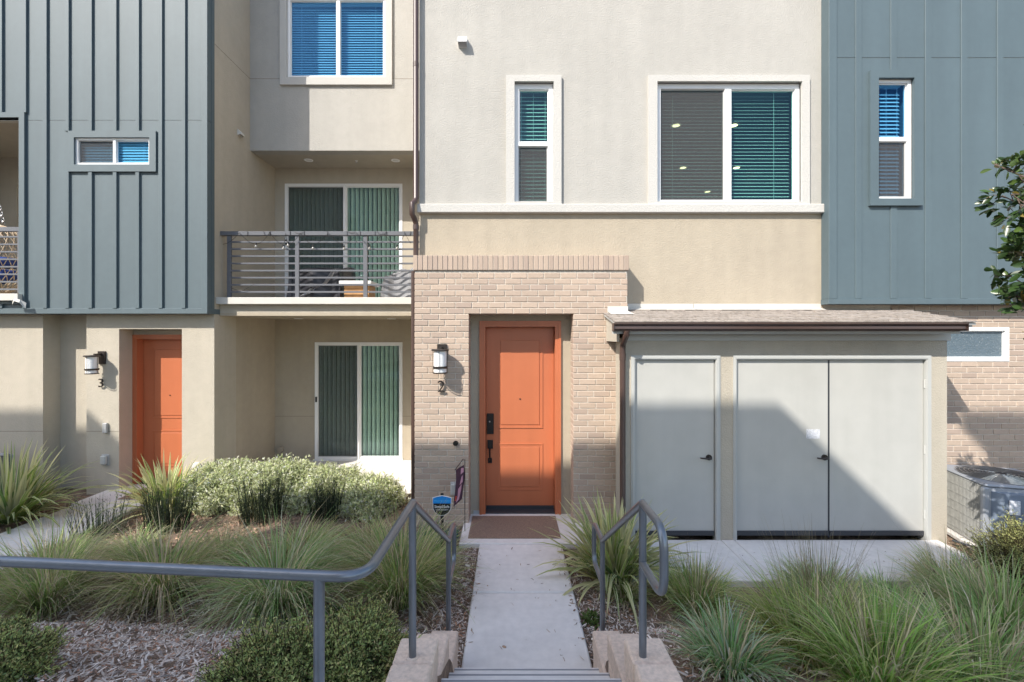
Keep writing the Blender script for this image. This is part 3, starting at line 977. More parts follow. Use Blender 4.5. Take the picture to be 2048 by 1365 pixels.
# brick entrance surround
bx0, bx1 = X(829, Y_BRICK), X(1255, Y_BRICK)
open2 = (X(937.6, Y_BRICK), X(1146.6, Y_BRICK), -1.0, Z(628.5, Y_BRICK))
zc0, zc1 = Z(541, Y_BRICK), Z(511.5, Y_BRICK)
bw = MB().plate(bx0 + 0.004, bx1 - 0.004, -0.08, zc0, Y_BRICK + 0.007, Y_BAY - 0.001, [(open2[0] - 0.006, open2[1] + 0.006, -2, open2[3] + 0.004)]).build('brick_wall', 'mortar', H2)
nb = lay_bricks(bw, bx0, bx1, open2[3] + 0.005 - 36 * COURSE, zc0 - 0.006, Y_BRICK, [(open2[0], open2[1], -2, open2[3] - 0.01)], 298, (open2[0], open2[1]))
cap = MB().box(bx0 - 0.008, bx1 + 0.008, Y_BRICK - 0.008, Y_BAY - 0.002, zc0 + 0.003, zc1 - 0.006).build('brick_cap', 'mortar', H2)
nsol = 43
sp_ = (bx1 - bx0 + 0.036) / nsol
ME_SOL = brick_mesh('soldier_brick', sp_ - 0.009, 0.32, zc1 - zc0)
for i in range(nsol):
    o = bpy.data.objects.new('soldier_brick', ME_SOL)
    COL.objects.link(o)
    o.parent = cap
    o.location = Vector((bx0 - 0.018 + (i + 0.5) * sp_, Y_BRICK - 0.018 + random.uniform(-0.001, 0.001), zc0)) - world_of(cap)
MB().cbox(dsl[0] - 0.16, dsl[0] - 0.08, Y_BAY - 0.006, Y_BAY + 0.02, 0.004, 0.05, 0.003).build('weep_screed', 'plastic_grey', H2)
d2 = entry_door(H2, *dsl, Y_SLAB, Y_BAY, 0, 0)
yd = Y_SLAB
def dz(py): return Z(py, yd)
lock = MB().cbox(X(974, yd), X(987.5, yd), yd - 0.028, yd, dz(868), dz(827), 0.005).build('keypad_lock', 'black_metal', d2)
hs = MB().cbox(X(975, yd), X(986, yd), yd - 0.03, yd, dz(897), dz(880), 0.004)
hs.tube([(X(980, yd), yd - 0.02, dz(894)), (X(980, yd), yd - 0.055, dz(898)), (X(980, yd), yd - 0.055, dz(917)), (X(980, yd), yd - 0.01, dz(922))], 0.011, 8)
hs.cbox(X(976, yd), X(984, yd), yd - 0.022, yd, dz(926), dz(916), 0.004)
hs.build('handle', 'black_metal', d2)
keypad = MB().prism([(X(979.5, yd) + 0.011 * math.cos(t), dz(843) + 0.011 * math.sin(t)) for t in np.linspace(0, 2 * math.pi, 15)[:-1]], yd - 0.031, yd - 0.027).build('keypad_ring', 'steel', d2)

# bay downspout
ds = MB()
dx_, dy_ = X(832, 5.955), 5.955
rads = 0.036
ds.tube([(dx_, dy_, TOP), (dx_, dy_, Z(400, dy_) + 0.02), (dx_ - 0.01, dy_ - 0.02, Z(404, dy_)), (dx_ - 0.035, dy_ - 0.075, Z(412, dy_) + 0.01), (dx_ - 0.035, dy_ - 0.075, Z(432, dy_)),
         (dx_ - 0.012, dy_ - 0.03, Z(440, dy_)), (dx_, dy_, Z(448, dy_)), (dx_, dy_, zc1 - 0.05)], rads, 12)
dsp = ds.build('downspout', 'gutter', H2, 'auto')
MB().tube([(bx0 - 0.030, Y_BRICK + 0.08, zc0 - 0.002), (bx0 - 0.030, Y_BRICK + 0.08, 0.0)], 0.030, 12).build('lower_pipe', 'gutter', dsp, 'auto')
MB().cbox(dx_ - 0.06, dx_ - 0.045, dy_ - 0.005, dy_ + 0.06, Z(425, dy_), Z(408, dy_), 0.003).build('bracket', 'vinyl', dsp)
for py in (130, 455):
    MB().tube([(dx_, dy_, Z(py, dy_) - 0.03), (dx_, dy_, Z(py, dy_) + 0.03)], rads + 0.003, 12).build('coupling', 'gutter', dsp, 'auto')

# ------------------------------------------------------------------ right house
H1 = thing('townhouse', (6, 6.0, -0.1), 'townhouse with wide blue-grey battens over a brick ground floor', 'townhouse')
XR = 9.5
zr0 = Z(609, Y_SIDE_R)
zrj = Z(116, Y_SIDE_R)
wr = rect(1753, 1824, 159, 399, Y_SIDE_R)
X1 = X(1657, Y_SIDE_R)
MB().plate(X1, XR, zr0 + 0.07, zrj - 0.004, Y_SIDE_R, Y_BAY + 0.1, [wr]).build('siding_sheet', 'siding_dimmed', H1)
MB().plate(X1, XR, zrj + 0.004, TOP, Y_SIDE_R, Y_BAY + 0.1, [wr]).build('siding_sheet', 'siding_dimmed', H1)
MB().box(X1 + 0.01, XR, Y_SIDE_R + 0.008, Y_BAY, zrj - 0.004, zrj + 0.004).build('joint_flashing', 'flashing', H1)
MB().cbox(X1 - 0.012, XR, Y_SIDE_R - 0.022, Y_BAY - 0.002, zr0, zr0 + 0.07, 0.003).build('base_trim', 'siding_dimmed', H1)
MB().cbox(X1 - 0.006, X1 + 0.10, Y_SIDE_R - 0.018, Y_BAY - 0.003, zr0 + 0.071, TOP, 0.003).build('corner_board', 'siding_dimmed', H1)
trr = (X(1736, Y_SIDE_R), X(1840, Y_SIDE_R), Z(413, Y_SIDE_R), Z(144, Y_SIDE_R))
MB().plate(*trr, Y_SIDE_R - 0.04, Y_SIDE_R + 0.04, [wr]).build('window_trim', 'siding_dimmed', H1)
for px in (1710, 1780, 1849, 1921, 1992.7, 2065, 2137):
    x = X(px, Y_SIDE_R)
    sp2 = [(zr0 + 0.071, TOP)]
    if trr[0] - 0.05 < x < trr[1]:
        sp2 = [(zr0 + 0.071, trr[2] - 0.002), (trr[3] + 0.002, TOP)]
    for a, b in sp2:
        MB().cbox(x, x + 0.083, Y_SIDE_R - 0.013, Y_SIDE_R + 0.002, a + 0.001, b - 0.001, 0.003).build('batten', 'siding_dimmed', H1)
zmr = Z(279, Y_SIDE_R)
window(H1, wr, [(X(1758, Y_SIDE_R), X(1817, Y_SIDE_R), zmr + 0.03, Z(165, Y_SIDE_R)), (X(1757, Y_SIDE_R), X(1815, Y_SIDE_R), Z(394, Y_SIDE_R), zmr - 0.02, True)], Y_SIDE_R + 0.01,
       glassm='glass_sky', room=(4.78, 5.6, 3.6, 6.0, Y_BAY + 0.1, 8.5), blind=('h', wr[0], wr[1] - 0.09, wr[2] + 0.02, wr[3] - 0.05, Y_SIDE_R + 0.10, 0.05, 0.85))
wsm = rect(1860, 2018, 655, 723, Y_BAY)
brw = MB().plate(X_BAYR + 0.021, XR, -0.2, zr0 + 0.1, Y_BAY + 0.007, Y_BAY + 0.2, [wsm]).build('brick_wall', 'mortar', H1)
lay_bricks(brw, 5.10, 7.55, -0.06, zr0 + 0.02, Y_BAY, [wsm], 290)
window(H1, wsm, [(wsm[0] + 0.05, wsm[1] - 0.05, wsm[2] + 0.045, wsm[3] - 0.045)], Y_BAY - 0.004, glassm='glass_obscure', room=(5.2, 7.2, 1.5, 2.7, Y_BAY + 0.2, 8))

# roof, rear and end walls that close the row
for (hh, a, b, y0) in ((H3, XL, X_SIDE - 0.001, Y_SID3), (H2, X_SIDE, X_BAYR + 0.01, Y_BAY), (H1, X_BAYR + 0.022, XR, Y_SIDE_R)):
    MB().box(a, b, y0 + (2.4 if hh is H2 else 0.0), 13, TOP + 0.001, TOP + 0.2).build('roof', 'opposite_roof', hh)
    MB().box(a, b, 13.001, 13.2, -0.3, TOP + 0.2).build('rear_wall', 'stucco_cream', hh)
MB().box(X_BAYL - 0.01, X_BAYR + 0.01, Y_BAY, Y_BAY + 2.39, TOP + 0.001, TOP + 0.2).build('roof', 'opposite_roof', H2)
MB().box(XL - 0.2, XL - 0.001, Y_SID3, 13.2, -0.3, TOP).build('end_wall', 'stucco_cream', H3)
MB().box(XR + 0.001, XR + 0.2, Y_SIDE_R, 13.2, -0.3, TOP).build('end_wall', 'stucco_cream', H1)

# ------------------------------------------------------------------ utility closet
UC = thing('utility_closet', (3.2, 5.6, 0), 'low stucco utility closet with three grey doors and shingled shed roof', 'closet')
ux0, ux1 = X(1250, Y_UTIL), X(1894, Y_UTIL)
uz1 = 2.36
def uz(py): return Z(py, Y_UTIL)
fr1 = (X(1263, Y_UTIL), X(1439, Y_UTIL), -0.3, uz(712))
fr2 = (X(1467, Y_UTIL), X(1860, Y_UTIL), -0.3, uz(712))
wallm = MB().plate(ux0, ux1, -0.15, uz1, Y_UTIL, Y_UTIL + 0.15, [fr1, fr2])
wallm.box(ux0, ux0 + 0.15, Y_UTIL + 0.15, Y_BAY - 0.001, -0.15, uz1)
wallm.box(ux1 - 0.15, ux1, Y_UTIL + 0.15, Y_BAY - 0.001, -0.15, uz1 + 0.06)
wallm.build('stucco_wall', 'stucco_cream', UC)
MB().box(ux0 + 0.15, ux1 - 0.15, Y_BAY - 0.05, Y_BAY - 0.003, -0.1, uz1).build('inner_wall', 'room', UC)
MB().cbox(ux0 - 0.012, ux1 + 0.03, Y_UTIL - 0.02, Y_UTIL + 0.02, uz(682), uz(664) + 0.012, 0.003).build('frieze_board', 'frame_grey', UC)
# door frames and leaves
for (fr, leaves, hinges) in ((fr1, [(1271, 1430)], [(1269.5, 0)]), (fr2, [(1474, 1659), (1661, 1850)], [(1472.5, 0), (1851, 1)])):
    l0, l1 = X(leaves[0][0], Y_UTIL), X(leaves[-1][1], Y_UTIL)
    zt_ = uz(720.5)
    f_ = MB().plate(fr[0] - 0.006, fr[1] + 0.006, -0.02, fr[3] + 0.006, Y_UTIL - 0.012, Y_UTIL + 0.10, [(l0 - 0.006, l1 + 0.006, -1, zt_ + 0.005)])
    f_.plate(fr[0] + 0.012, fr[1] - 0.012, -0.02, fr[3] - 0.012, Y_UTIL - 0.020, Y_UTIL - 0.012, [(l0 - 0.016, l1 + 0.016, -1, zt_ + 0.016)])
    f_.build('door_frame', 'frame_grey', UC)
    for i, (a, b) in enumerate(leaves):
        xa, xb = X(a, Y_UTIL), X(b, Y_UTIL)
        zb_ = uz(1074)
        dr = MB().cbox(xa + 0.002, xb - 0.002, Y_UTIL + 0.022, Y_UTIL + 0.066, zb_ + 0.012, zt_, 0.003).build('door', 'door_grey', UC)
        MB().cbox(xa + 0.002, xb - 0.002, Y_UTIL + 0.008, Y_UTIL + 0.0215, zb_ + 0.008, uz(1063), 0.003).build('door_sweep', 'sweep', dr)
        hx = [h for h in hinges][min(i, len(hinges) - 1)]
        for py in (768, 900, 1030):
            x = X(hx[0], Y_UTIL)
            MB().tube([(x, Y_UTIL + 0.012, uz(py) - 0.05), (x, Y_UTIL + 0.012, uz(py) + 0.05)], 0.009, 8).build('hinge', 'frame_grey', dr)
        if (a, b) != (1661, 1850):
            lx, lz = X(1419 if a == 1271 else 1651, Y_UTIL), uz(916)
            mb = MB()
            mb.prism([(lx + 0.034 * math.cos(t), lz + 0.034 * math.sin(t)) for t in np.linspace(0, 2 * math.pi, 19)[:-1]], Y_UTIL + 0.008, Y_UTIL + 0.022)
            mb.tube([(lx, Y_UTIL + 0.01, lz), (lx, Y_UTIL - 0.045, lz), (lx - 0.03, Y_UTIL - 0.052, lz + 0.002), (lx - 0.11, Y_UTIL - 0.048, lz + 0.006), (lx - 0.125, Y_UTIL - 0.04, lz + 0.008)],
                    [0.012, 0.012, 0.011, 0.009, 0.007], 10)
            mb.build('handle', 'bronze_metal', dr, 'auto')
    if fr is fr2:
        xc = X(1660, Y_UTIL)
        MB().box(xc - 0.009, xc + 0.009, Y_UTIL + 0.020, Y_UTIL + 0.075, 0.02, zt_).build('astragal', 'sweep', UC)
        o = MB().box(X(1615, Y_UTIL), X(1642, Y_UTIL), Y_UTIL + 0.0185, Y_UTIL + 0.0215, uz(878.5), uz(860)).build('notice', 'paper')
        tag(o, 'small white printed notice stuck on the middle grey door', 'notice')
# roof
ye, yt = 5.09, Y_BAY - 0.002
ze, zt2 = Z(645, 5.09), Z(621, Y_BAY)
rx0, rx1 = 1.195, 5.27


def roof_pt(y):
    return ze + (zt2 - ze) * (y - ye) / (yt - ye)


MB().prism([(ye, ze - 0.03), (yt, zt2 - 0.03), (yt, zt2 - 0.005), (ye, ze - 0.005)], rx0, rx1, 'x').build('roof_deck', 'frame_grey', UC)
MB().prism([(ye + 0.02, ze - 0.03), (Y_UTIL + 0.1, ze - 0.03), (Y_UTIL + 0.1, ze - 0.055), (ye + 0.02, ze - 0.055)], rx0 + 0.02, rx1 - 0.02, 'x').build('soffit', 'frame_grey', UC)
MB().prism([(Y_UTIL - 0.1, ze - 0.031), (Y_UTIL - 0.1, uz1 - 0.04), (Y_BRICK + 0.0, uz1 - 0.04), (Y_BRICK + 0.0, roof_pt(5.73) - 0.031)], rx0 + 0.03, rx0 + 0.06, 'x').build('rake_board', 'stucco_cream', UC)
sh = MB()
rows = 8
for r in range(rows):
    y0 = ye - 0.015 + r * (yt - ye) / rows
    y1 = y0 + (yt - ye) / rows * 1.25
    x = rx0 - random.uniform(0, 0.2)
    while x < rx1:
        w = random.uniform(0.10, 0.26)
        a, b = max(x, rx0 - 0.01), min(x + w - 0.004, rx1 + 0.01)
        if b - a > 0.02:
            t = random.choice((0.010, 0.014, 0.020))
            za, zb_ = roof_pt(y0) + 0.004, roof_pt(min(y1, yt)) + 0.001
            y1c = min(y1, yt)
            sh.add([(a, y0, za), (b, y0, za), (b, y1c, zb_), (a, y1c, zb_), (a, y0, za + t), (b, y0, za + t), (b, y1c, zb_ + 0.006), (a, y1c, zb_ + 0.006)],
                   [(0, 1, 5, 4), (4, 5, 6, 7), (0, 4, 7, 3), (1, 2, 6, 5)])
        x += w
tag(sh.build('shingles', 'shingle', UC), kind='stuff')
for (xa, xb) in ((bx1 - 0.02, X(1386, Y_BAY)), (X(1387, Y_BAY), X_BAYR - 0.01)):
    m = MB().box(xa, xb, Y_BAY - 0.008, Y_BAY - 0.002, zt2 + 0.002, Z(608, Y_BAY))
    m.add([(xa, Y_BAY - 0.009, zt2 + 0.03), (xb, Y_BAY - 0.009, zt2 + 0.03), (xb, Y_BAY - 0.11, roof_pt(Y_BAY - 0.11) + 0.024), (xa, Y_BAY - 0.11, roof_pt(Y_BAY - 0.11) + 0.024)], [(0, 3, 2, 1)])
    m.build('wall_flashing', 'flashing', UC)
m = MB().box(X(1215, 5.72), X(1256, 5.72), Y_BRICK - 0.012, Y_BRICK - 0.004, roof_pt(5.72) + 0.005, Z(613, 5.72))
m.add([(X(1216, 5.72), 5.719, roof_pt(5.72) + 0.03), (X(1258, 5.72), 5.719, roof_pt(5.72) + 0.03), (X(1262, 5.72), 5.55, roof_pt(5.55) + 0.023), (X(1216, 5.72), 5.55, roof_pt(5.55) + 0.023)], [(0, 3, 2, 1)])
m.build('step_flashing', 'flashing', UC)
gy = 5.075
gx0, gx1 = X(1227, 5.02), X(1931, 5.02)
prof = [(gy, ze - 0.012), (gy, ze - 0.098), (gy - 0.055, ze - 0.098), (gy - 0.075, ze - 0.075), (gy - 0.072, ze - 0.045), (gy - 0.095, ze - 0.022), (gy - 0.095, ze - 0.006),
        (gy - 0.088, ze - 0.006), (gy - 0.088, ze - 0.022), (gy - 0.064, ze - 0.046), (gy - 0.067, ze - 0.072), (gy - 0.052, ze - 0.090), (gy - 0.007, ze - 0.090), (gy - 0.007, ze - 0.012)]
gut = MB().prism(prof, gx0, gx1, 'x').build('gutter', 'gutter', UC)
MB().box(gx0 - 0.004, gx0, gy - 0.09, gy, ze - 0.097, ze - 0.012).build('end_cap', 'gutter', gut)
MB().box(gx1, gx1 + 0.004, gy - 0.09, gy, ze - 0.097, ze - 0.012).build('end_cap', 'gutter', gut)
MB().box(gx0, gx1, gy + 0.001, gy + 0.02, ze - 0.13, ze - 0.012).build('fascia', 'frame_grey', UC)
dx2 = X(1246, 5.2)
MB().tube([(dx2, gy - 0.04, ze - 0.095), (dx2, gy - 0.035, ze - 0.14), (dx2, 5.13, ze - 0.20), (dx2, 5.205, ze - 0.25), (dx2, 5.215, ze - 0.30), (dx2, 5.215, 0.10), (dx2, 5.19, 0.05), (dx2, 5.13, 0.03)], 0.034, 12).build('downspout', 'gutter', UC, 'auto')
MB().tube([(dx2, 5.215, ze - 0.36), (dx2, 5.215, ze - 0.44)], 0.038, 12).build('coupling', 'gutter', UC, 'auto')
#@@NEXT@@
# ------------------------------------------------------------------ block walls and handrails
for (nm, xi, xo, lab) in (('left', -0.366, -0.560, 'stepped pink block wall on the steps side towards the pale hedge'),
                          ('right', 0.585, 0.778, 'stepped pink block wall on the steps side towards the utility closet')):
    bwt = thing('block_wall', ((xi + xo) / 2, 2.6, 0), lab, 'block wall', 'stepped block walls beside the steps')
    a, b = min(xi, xo), max(xi, xo)
    sgn = 1 if nm == 'left' else -1                      # inner side
    # inset leaning courses: each tier reads as a cap block on a lower block
    tiers = [(3.20, 2.70, 0.302), (2.715, 2.30, 0.604), (2.315, 2.13, 0.846), (2.125, 1.62, 0.852), (1.615, 1.2, 0.855)]
    for (yf_, yn_, zt_) in tiers:
        z = zt_
        k = 0
        while z > -0.02 and k < 9:
            h = 0.15
            ins = -0.012 * k
            lo = max(z - h, -0.1)
            bl = MB().cbox(a + (0.004 * k), b - (0.004 * k), yn_ + 0.003, yf_ - 0.012 * k, lo + 0.002, z - 0.001, 0.010).build('block', 'block_pink', bwt)
            z -= h
            k += 1


def smooth_path(pts, r=0.08, n=6):
    """round the corners of a polyline"""
    pts = [Vector(p) for p in pts]
    out = [pts[0]]
    for i in range(1, len(pts) - 1):
        p, q, s = pts[i - 1], pts[i], pts[i + 1]
        rr = min(r, (p - q).length * 0.48, (s - q).length * 0.48)
        a = q + (p - q).normalized() * rr
        b = q + (s - q).normalized() * rr
        for k in range(n + 1):
            t = k / n
            out.append(a * (1 - t) ** 2 + q * 2 * t * (1 - t) + b * t * t)
    out.append(pts[-1])
    return out


PR = 0.0182
ZR, ZE = 1.588, 0.905
for side in ('left', 'right'):
    xb, xc_ = (-0.470, -0.447) if side == 'left' else (0.640, 0.672)
    lab = 'grey pipe handrail running along the pavement and down the steps' if side == 'left' else 'grey pipe handrail with looped ends on both sides, beside the strappy plant'
    hr = thing('handrail', (xb, 2.17, 0.84), lab, 'handrail')
    if side == 'left':
        top = [(-5.0, 1.86, ZR + 0.01), (-0.70, 1.52, ZR), (-0.47, 1.50, ZR), (xb, 1.72, ZR), (xb, 2.17, ZR)]
        mb = MB().tube(smooth_path(top[:2] + [(-0.485, 1.505, ZR)] + top[4:], 0.17, 10), PR, 16)
        mb.build('rail', 'rail_paint', hr, 'auto')
    else:
        top = [(xb, 2.17, ZR), (xb, 1.87, ZR), (xb, 1.87, ZR - 0.29), (xb, 2.17, ZR - 0.29)]
        MB().tube(smooth_path(top, 0.10, 8), PR, 16).build('rail', 'rail_paint', hr, 'auto')
    MB().tube([(xb, 2.17, ZR + 0.002), (xc_, 3.27, ZE)], PR, 16).build('rail', 'rail_paint', hr, 'auto')
    MB().tube(smooth_path([(xc_, 3.27, ZE), (xc_, 3.60, ZE), (xc_, 3.60, ZE - 0.31), (xc_, 3.27, ZE - 0.31)], 0.09, 8), PR, 16).build('rail_loop', 'rail_paint', hr, 'auto')
    MB().tube([(xb, 2.17, 0.80), (xb, 2.17, ZR)], PR, 16).build('post', 'rail_paint', hr, 'auto')
    MB().tube([(xc_, 3.27, -0.1), (xc_, 3.27, ZE)], PR, 16).build('post', 'rail_paint', hr, 'auto')
    MB().lathe([(0.030, 0.0), (0.027, 0.003), (PR, 0.005)], (xb, 2.17, 0.8465), 16).build('grout_collar', 'block_pink', hr)
    if side == 'left':
        for x_ in (-0.643, -2.2, -3.8):
            y_ = 1.52 + (x_ + 0.7) / (-4.3) * 0.34
            MB().tube([(x_, y_, 0.3), (x_, y_, ZR)], PR, 16).build('post', 'rail_paint', hr, 'auto')

# ------------------------------------------------------------------ wall lanterns and numbers
def lantern(px, py_top, Yw, off, label, flip=1):
    s = Yw / F
    x, z = X(px, Yw), Z(py_top, Yw)
    t = thing('wall_lantern', (x, Yw, z - 0.36), label, 'wall lamp')
    MB().cbox(x - 0.058, x + 0.062, Yw - 0.028, Yw, z - 0.20, z + 0.01, 0.004).build('backplate', 'bronze_metal', t)
    cx, cy = x - off, Yw - 0.155
    MB().cbox(x - 0.018, x + 0.018, Yw - 0.15, Yw - 0.02, z - 0.05, z - 0.025, 0.004).build('arm', 'bronze_metal', t)
    MB().lathe([(0.001, -0.045), (0.10, -0.052), (0.108, -0.060), (0.108, -0.070), (0.09, -0.075), (0.001, -0.075)], (cx, cy, z), 28).build('cap', 'bronze_metal', t, 'auto')
    MB().lathe([(0.001, -0.076), (0.079, -0.076), (0.079, -0.335), (0.001, -0.335)], (cx, cy, z), 28).build('shade', 'lamp_glass', t, 'auto')
    for zz, hh in ((-0.275, 0.014), (-0.345, 0.006)):
        MB().lathe([(0.087, zz - hh), (0.091, zz - hh), (0.091, zz + hh), (0.087, zz + hh), (0.087, zz - hh)], (cx, cy, z), 28).build('band', 'bronze_metal', t, 'auto')
    for k in range(4):
        a = math.pi / 4 * 0 + k * math.pi / 2 - math.pi / 2
        MB().tube([(cx + 0.089 * math.cos(a), cy + 0.089 * math.sin(a), z - 0.07), (cx + 0.089 * math.cos(a), cy + 0.089 * math.sin(a), z - 0.35)], 0.003, 6).build('rod', 'bronze_metal', t)


lantern(884, 690, Y_BRICK, 0.0, 'bronze wall lantern with white glass on the brick beside the door')
lantern(205, 704, Y_ST3, 0.03, 'bronze wall lantern with white glass on the stucco beside the other door')
o = text_mb('2', 0.21, X(883, Y_BRICK), Y_BRICK - 0.028, Z(774, Y_BRICK), 0.016).build('house_number', 'bronze_metal')
tag(o, 'dark metal house number 2 below the lantern on the brick', 'house number')
o = text_mb('3', 0.20, X(205, Y_ST3), Y_ST3 - 0.028, Z(767, Y_ST3), 0.016).build('house_number', 'bronze_metal')
tag(o, 'dark metal house number 3 below the lantern on the stucco', 'house number')
o = MB().prism([(X(911.5, Y_BRICK) + 0.032 * math.cos(t), Z(886.5, Y_BRICK) + 0.032 * math.sin(t)) for t in np.linspace(0, 2 * math.pi, 21)[:-1]], Y_BRICK - 0.03, Y_BRICK).build('doorbell_button', 'black_metal')
tag(o, 'round black doorbell on the brick below the house number 2', 'doorbell')
hb = thing('hose_outlet_box', (X(905, Y_BRICK), Y_BRICK, Z(990, Y_BRICK)), 'grey weatherproof outlet on the brick behind the narrow garden flag', 'outlet')
MB().cbox(X(901, Y_BRICK), X(912, Y_BRICK), Y_BRICK - 0.014, Y_BRICK + 0.002, Z(991, Y_BRICK), Z(964, Y_BRICK), 0.003).build('plate', 'plastic_grey', hb)
MB().cbox(X(902.5, Y_BRICK), X(911, Y_BRICK), Y_BRICK - 0.06, Y_BRICK - 0.014, Z(988, Y_BRICK), Z(966, Y_BRICK), 0.01).build('lid', 'frame_grey', hb)

# ------------------------------------------------------------------ door mats
m = thing('door_mat', (0.03, 5.6, 0.004), 'large ribbed brown mat in front of the orange door number 2', 'door mat')
mm = MB().cbox(-0.495, 0.60, 5.285, 5.93, 0.005, 0.014, 0.003).build('mat_base', 'mat_brown', m)
rb = MB()
for i in range(60):
    x = -0.48 + i * 0.018
    rb.cbox(x, x + 0.010, 5.30, 5.915, 0.013, 0.0175, 0.0015)
tag(rb.build('rib', 'mat_brown', m), kind='stuff')
m = thing('door_mat', (-5.85, 7.2, -0.14), 'rust patterned mat in front of the door number 3', 'door mat')
MB().cbox(-6.05, -5.15, 6.93, 7.45, -0.139, -0.128, 0.003).build('mat_base', 'mat_brown', m)
MB().plate(-6.0, -5.2, 0, 0.001, 0, 0.001)
MB().cbox(-5.97, -5.23, 7.01, 7.37, -0.1285, -0.125, 0.001).build('mat_field', 'mat_rust', m)

# ------------------------------------------------------------------ yard sign and flag
ys_, sx = 4.78, X(884, 4.78)
sgn = thing('yard_sign', (sx, ys_, 0), 'blue and black shield yard sign on a dark stake by the brick corner', 'yard sign')
zt_, zb_ = Z(991, ys_), Z(1032, ys_)
w = (X(903, ys_) - X(865, ys_)) / 2
def shield(k):
    zc = (zt_ + zb_) / 2
    p = [(-w, zt_ - 0.025), (-w * 0.55, zt_ - 0.012), (0, zt_), (w * 0.55, zt_ - 0.012), (w, zt_ - 0.025), (w * 0.95, zb_ + 0.075), (w * 0.72, zb_ + 0.032), (w * 0.3, zb_ + 0.008), (0, zb_), (-w * 0.3, zb_ + 0.008), (-w * 0.72, zb_ + 0.032), (-w * 0.95, zb_ + 0.075)]
    return [(sx + a * k, zc + (b - zc) * k) for a, b in p]


MB().prism(shield(1.0), ys_ - 0.003, ys_ + 0.003).build('panel', 'sign_white', sgn)
MB().prism(shield(0.95), ys_ - 0.005, ys_ - 0.003).build('face', 'sign_black', sgn)
zmid = zt_ - 0.085
top_poly = [p for p in shield(0.945) if p[1] > zmid]
cl = sorted(top_poly, key=lambda p: p[0])
MB().prism([(sx - w * 0.943, zmid)] + cl + [(sx + w * 0.943, zmid)], ys_ - 0.0065, ys_ - 0.005).build('band', 'sign_blue', sgn)
text_mb('PROTECTED', 0.030, sx, ys_ - 0.007, zt_ - 0.060, 0.001).build('lettering', 'print_blue', sgn)
text_mb('SimpliSafe', 0.040, sx, ys_ - 0.006, zmid - 0.035, 0.0015).build('lettering', 'sign_white', sgn)
text_mb('HOME SECURITY', 0.018, sx, ys_ - 0.006, zmid - 0.068, 0.001).build('lettering', 'sign_white', sgn)
MB().cbox(sx - 0.016, sx + 0.016, ys_ + 0.003, ys_ + 0.013, -0.08, zt_ + 0.02, 0.003).build('stake', 'black_metal', sgn)

yf_, fx = 5.35, X(921, 5.35)
fl = thing('garden_flag', (fx, yf_, 0), 'narrow dark purple garden flag with pink print on a thin stand', 'garden flag')
zt_, zb_ = Z(936, yf_), Z(1007, yf_)
fm = MB()
def fpt(u, z): return (fx - 0.042 + 0.075 * u - 0.022 * (1 - (z - zb_) / (zt_ - zb_)) + 0.008 * math.sin(12 * z), yf_ - 0.10 + 0.24 * u + 0.02 * math.sin(9 * z + 3 * u), z)
rows = 10
for i in range(rows + 1):
    z = zb_ + (zt_ - zb_) * i / rows
    for u in (0, 0.33, 0.66, 1):
        fm.v.append(fpt(u, z))
for i in range(rows):
    for k in range(3):
        a = i * 4 + k
        fm.f.append((a, a + 1, a + 5, a + 4))
fm.build('cloth', 'flag_purple', fl, True)
fp = MB()
def pr(poly):
    fp.add([tuple(Vector(fpt(u, zb_ + (zt_ - zb_) * h)) + Vector((0.0, -0.004, 0))) for u, h in poly], [tuple(range(len(poly)))])


for a in ([(0.30, 0.06), (0.62, 0.08), (0.72, 0.30), (0.70, 0.48), (0.34, 0.42), (0.40, 0.22)], [(0.45, 0.50), (0.80, 0.52), (0.78, 0.72), (0.62, 0.70)], [(0.52, 0.78), (0.9, 0.80), (0.92, 0.92), (0.60, 0.95)]):
    pr(a)
fp.build('print', 'flag_pink', fl)
fp = MB()
pr([(0.12, 0.14), (0.30, 0.12), (0.32, 0.24), (0.14, 0.28)])
fp.build('print', 'flag_red', fl)
MB().tube([(fx + 0.038, yf_ + 0.14, -0.1), (fx + 0.038, yf_ + 0.14, zt_ + 0.06), (fx + 0.02, yf_ + 0.10, zt_ + 0.075), (fx - 0.05, yf_ - 0.12, zt_ + 0.01)], 0.005, 6).build('stand', 'black_metal', fl)

# ------------------------------------------------------------------ balcony things
def drape(name, x0, x1, y0, y1, zf, hfun, m, label, seed, floor):
    """cloth cover falling over furniture: a crumpled height field with skirts"""
    r = np.random.default_rng(seed)
    nx, ny = 34, 22
    xs, ys = np.linspace(x0, x1, nx), np.linspace(y0, y1, ny)
    ph = r.uniform(0, 6.28, 14)
    lines = [(math.cos(t), math.sin(t), d_, a_) for t, d_, a_ in zip(r.uniform(0, 3.14, 22), r.uniform(-0.3, 1.2, 22), r.uniform(0.015, 0.07, 22))]
    mb = MB()
    for j, y in enumerate(ys):
        for i, x in enumerate(xs):
            u, v = (x - x0) / (x1 - x0), (y - y0) / (y1 - y0)
            h = hfun(u, v)
            e = min(u, 1 - u, v, 1 - v)
            h *= min(1, e / 0.05)
            cr = 0.0
            for (lx, ly, ld, la) in lines:
                cr += la * math.exp(-abs(u * lx + v * ly - ld) / 0.05)
            ox = 0.03 * math.sin(9 * v + ph[1]) if u < 0.1 or u > 0.9 else 0
            oy = 0.05 * math.sin(11 * u + ph[0]) * (1 if v < 0.12 else 0)
            mb.v.append((x + ox, y + oy, floor + max(0.0, h - cr * (1 if h > 0.05 else 0.2)) + 0.004))
    for j in range(ny - 1):
        for i in range(nx - 1):
            a = j * nx + i
            mb.f.append((a, a + 1, a + nx + 1, a + nx))
    return tag(mb.build(name, m, None, False), label, 'furniture cover')


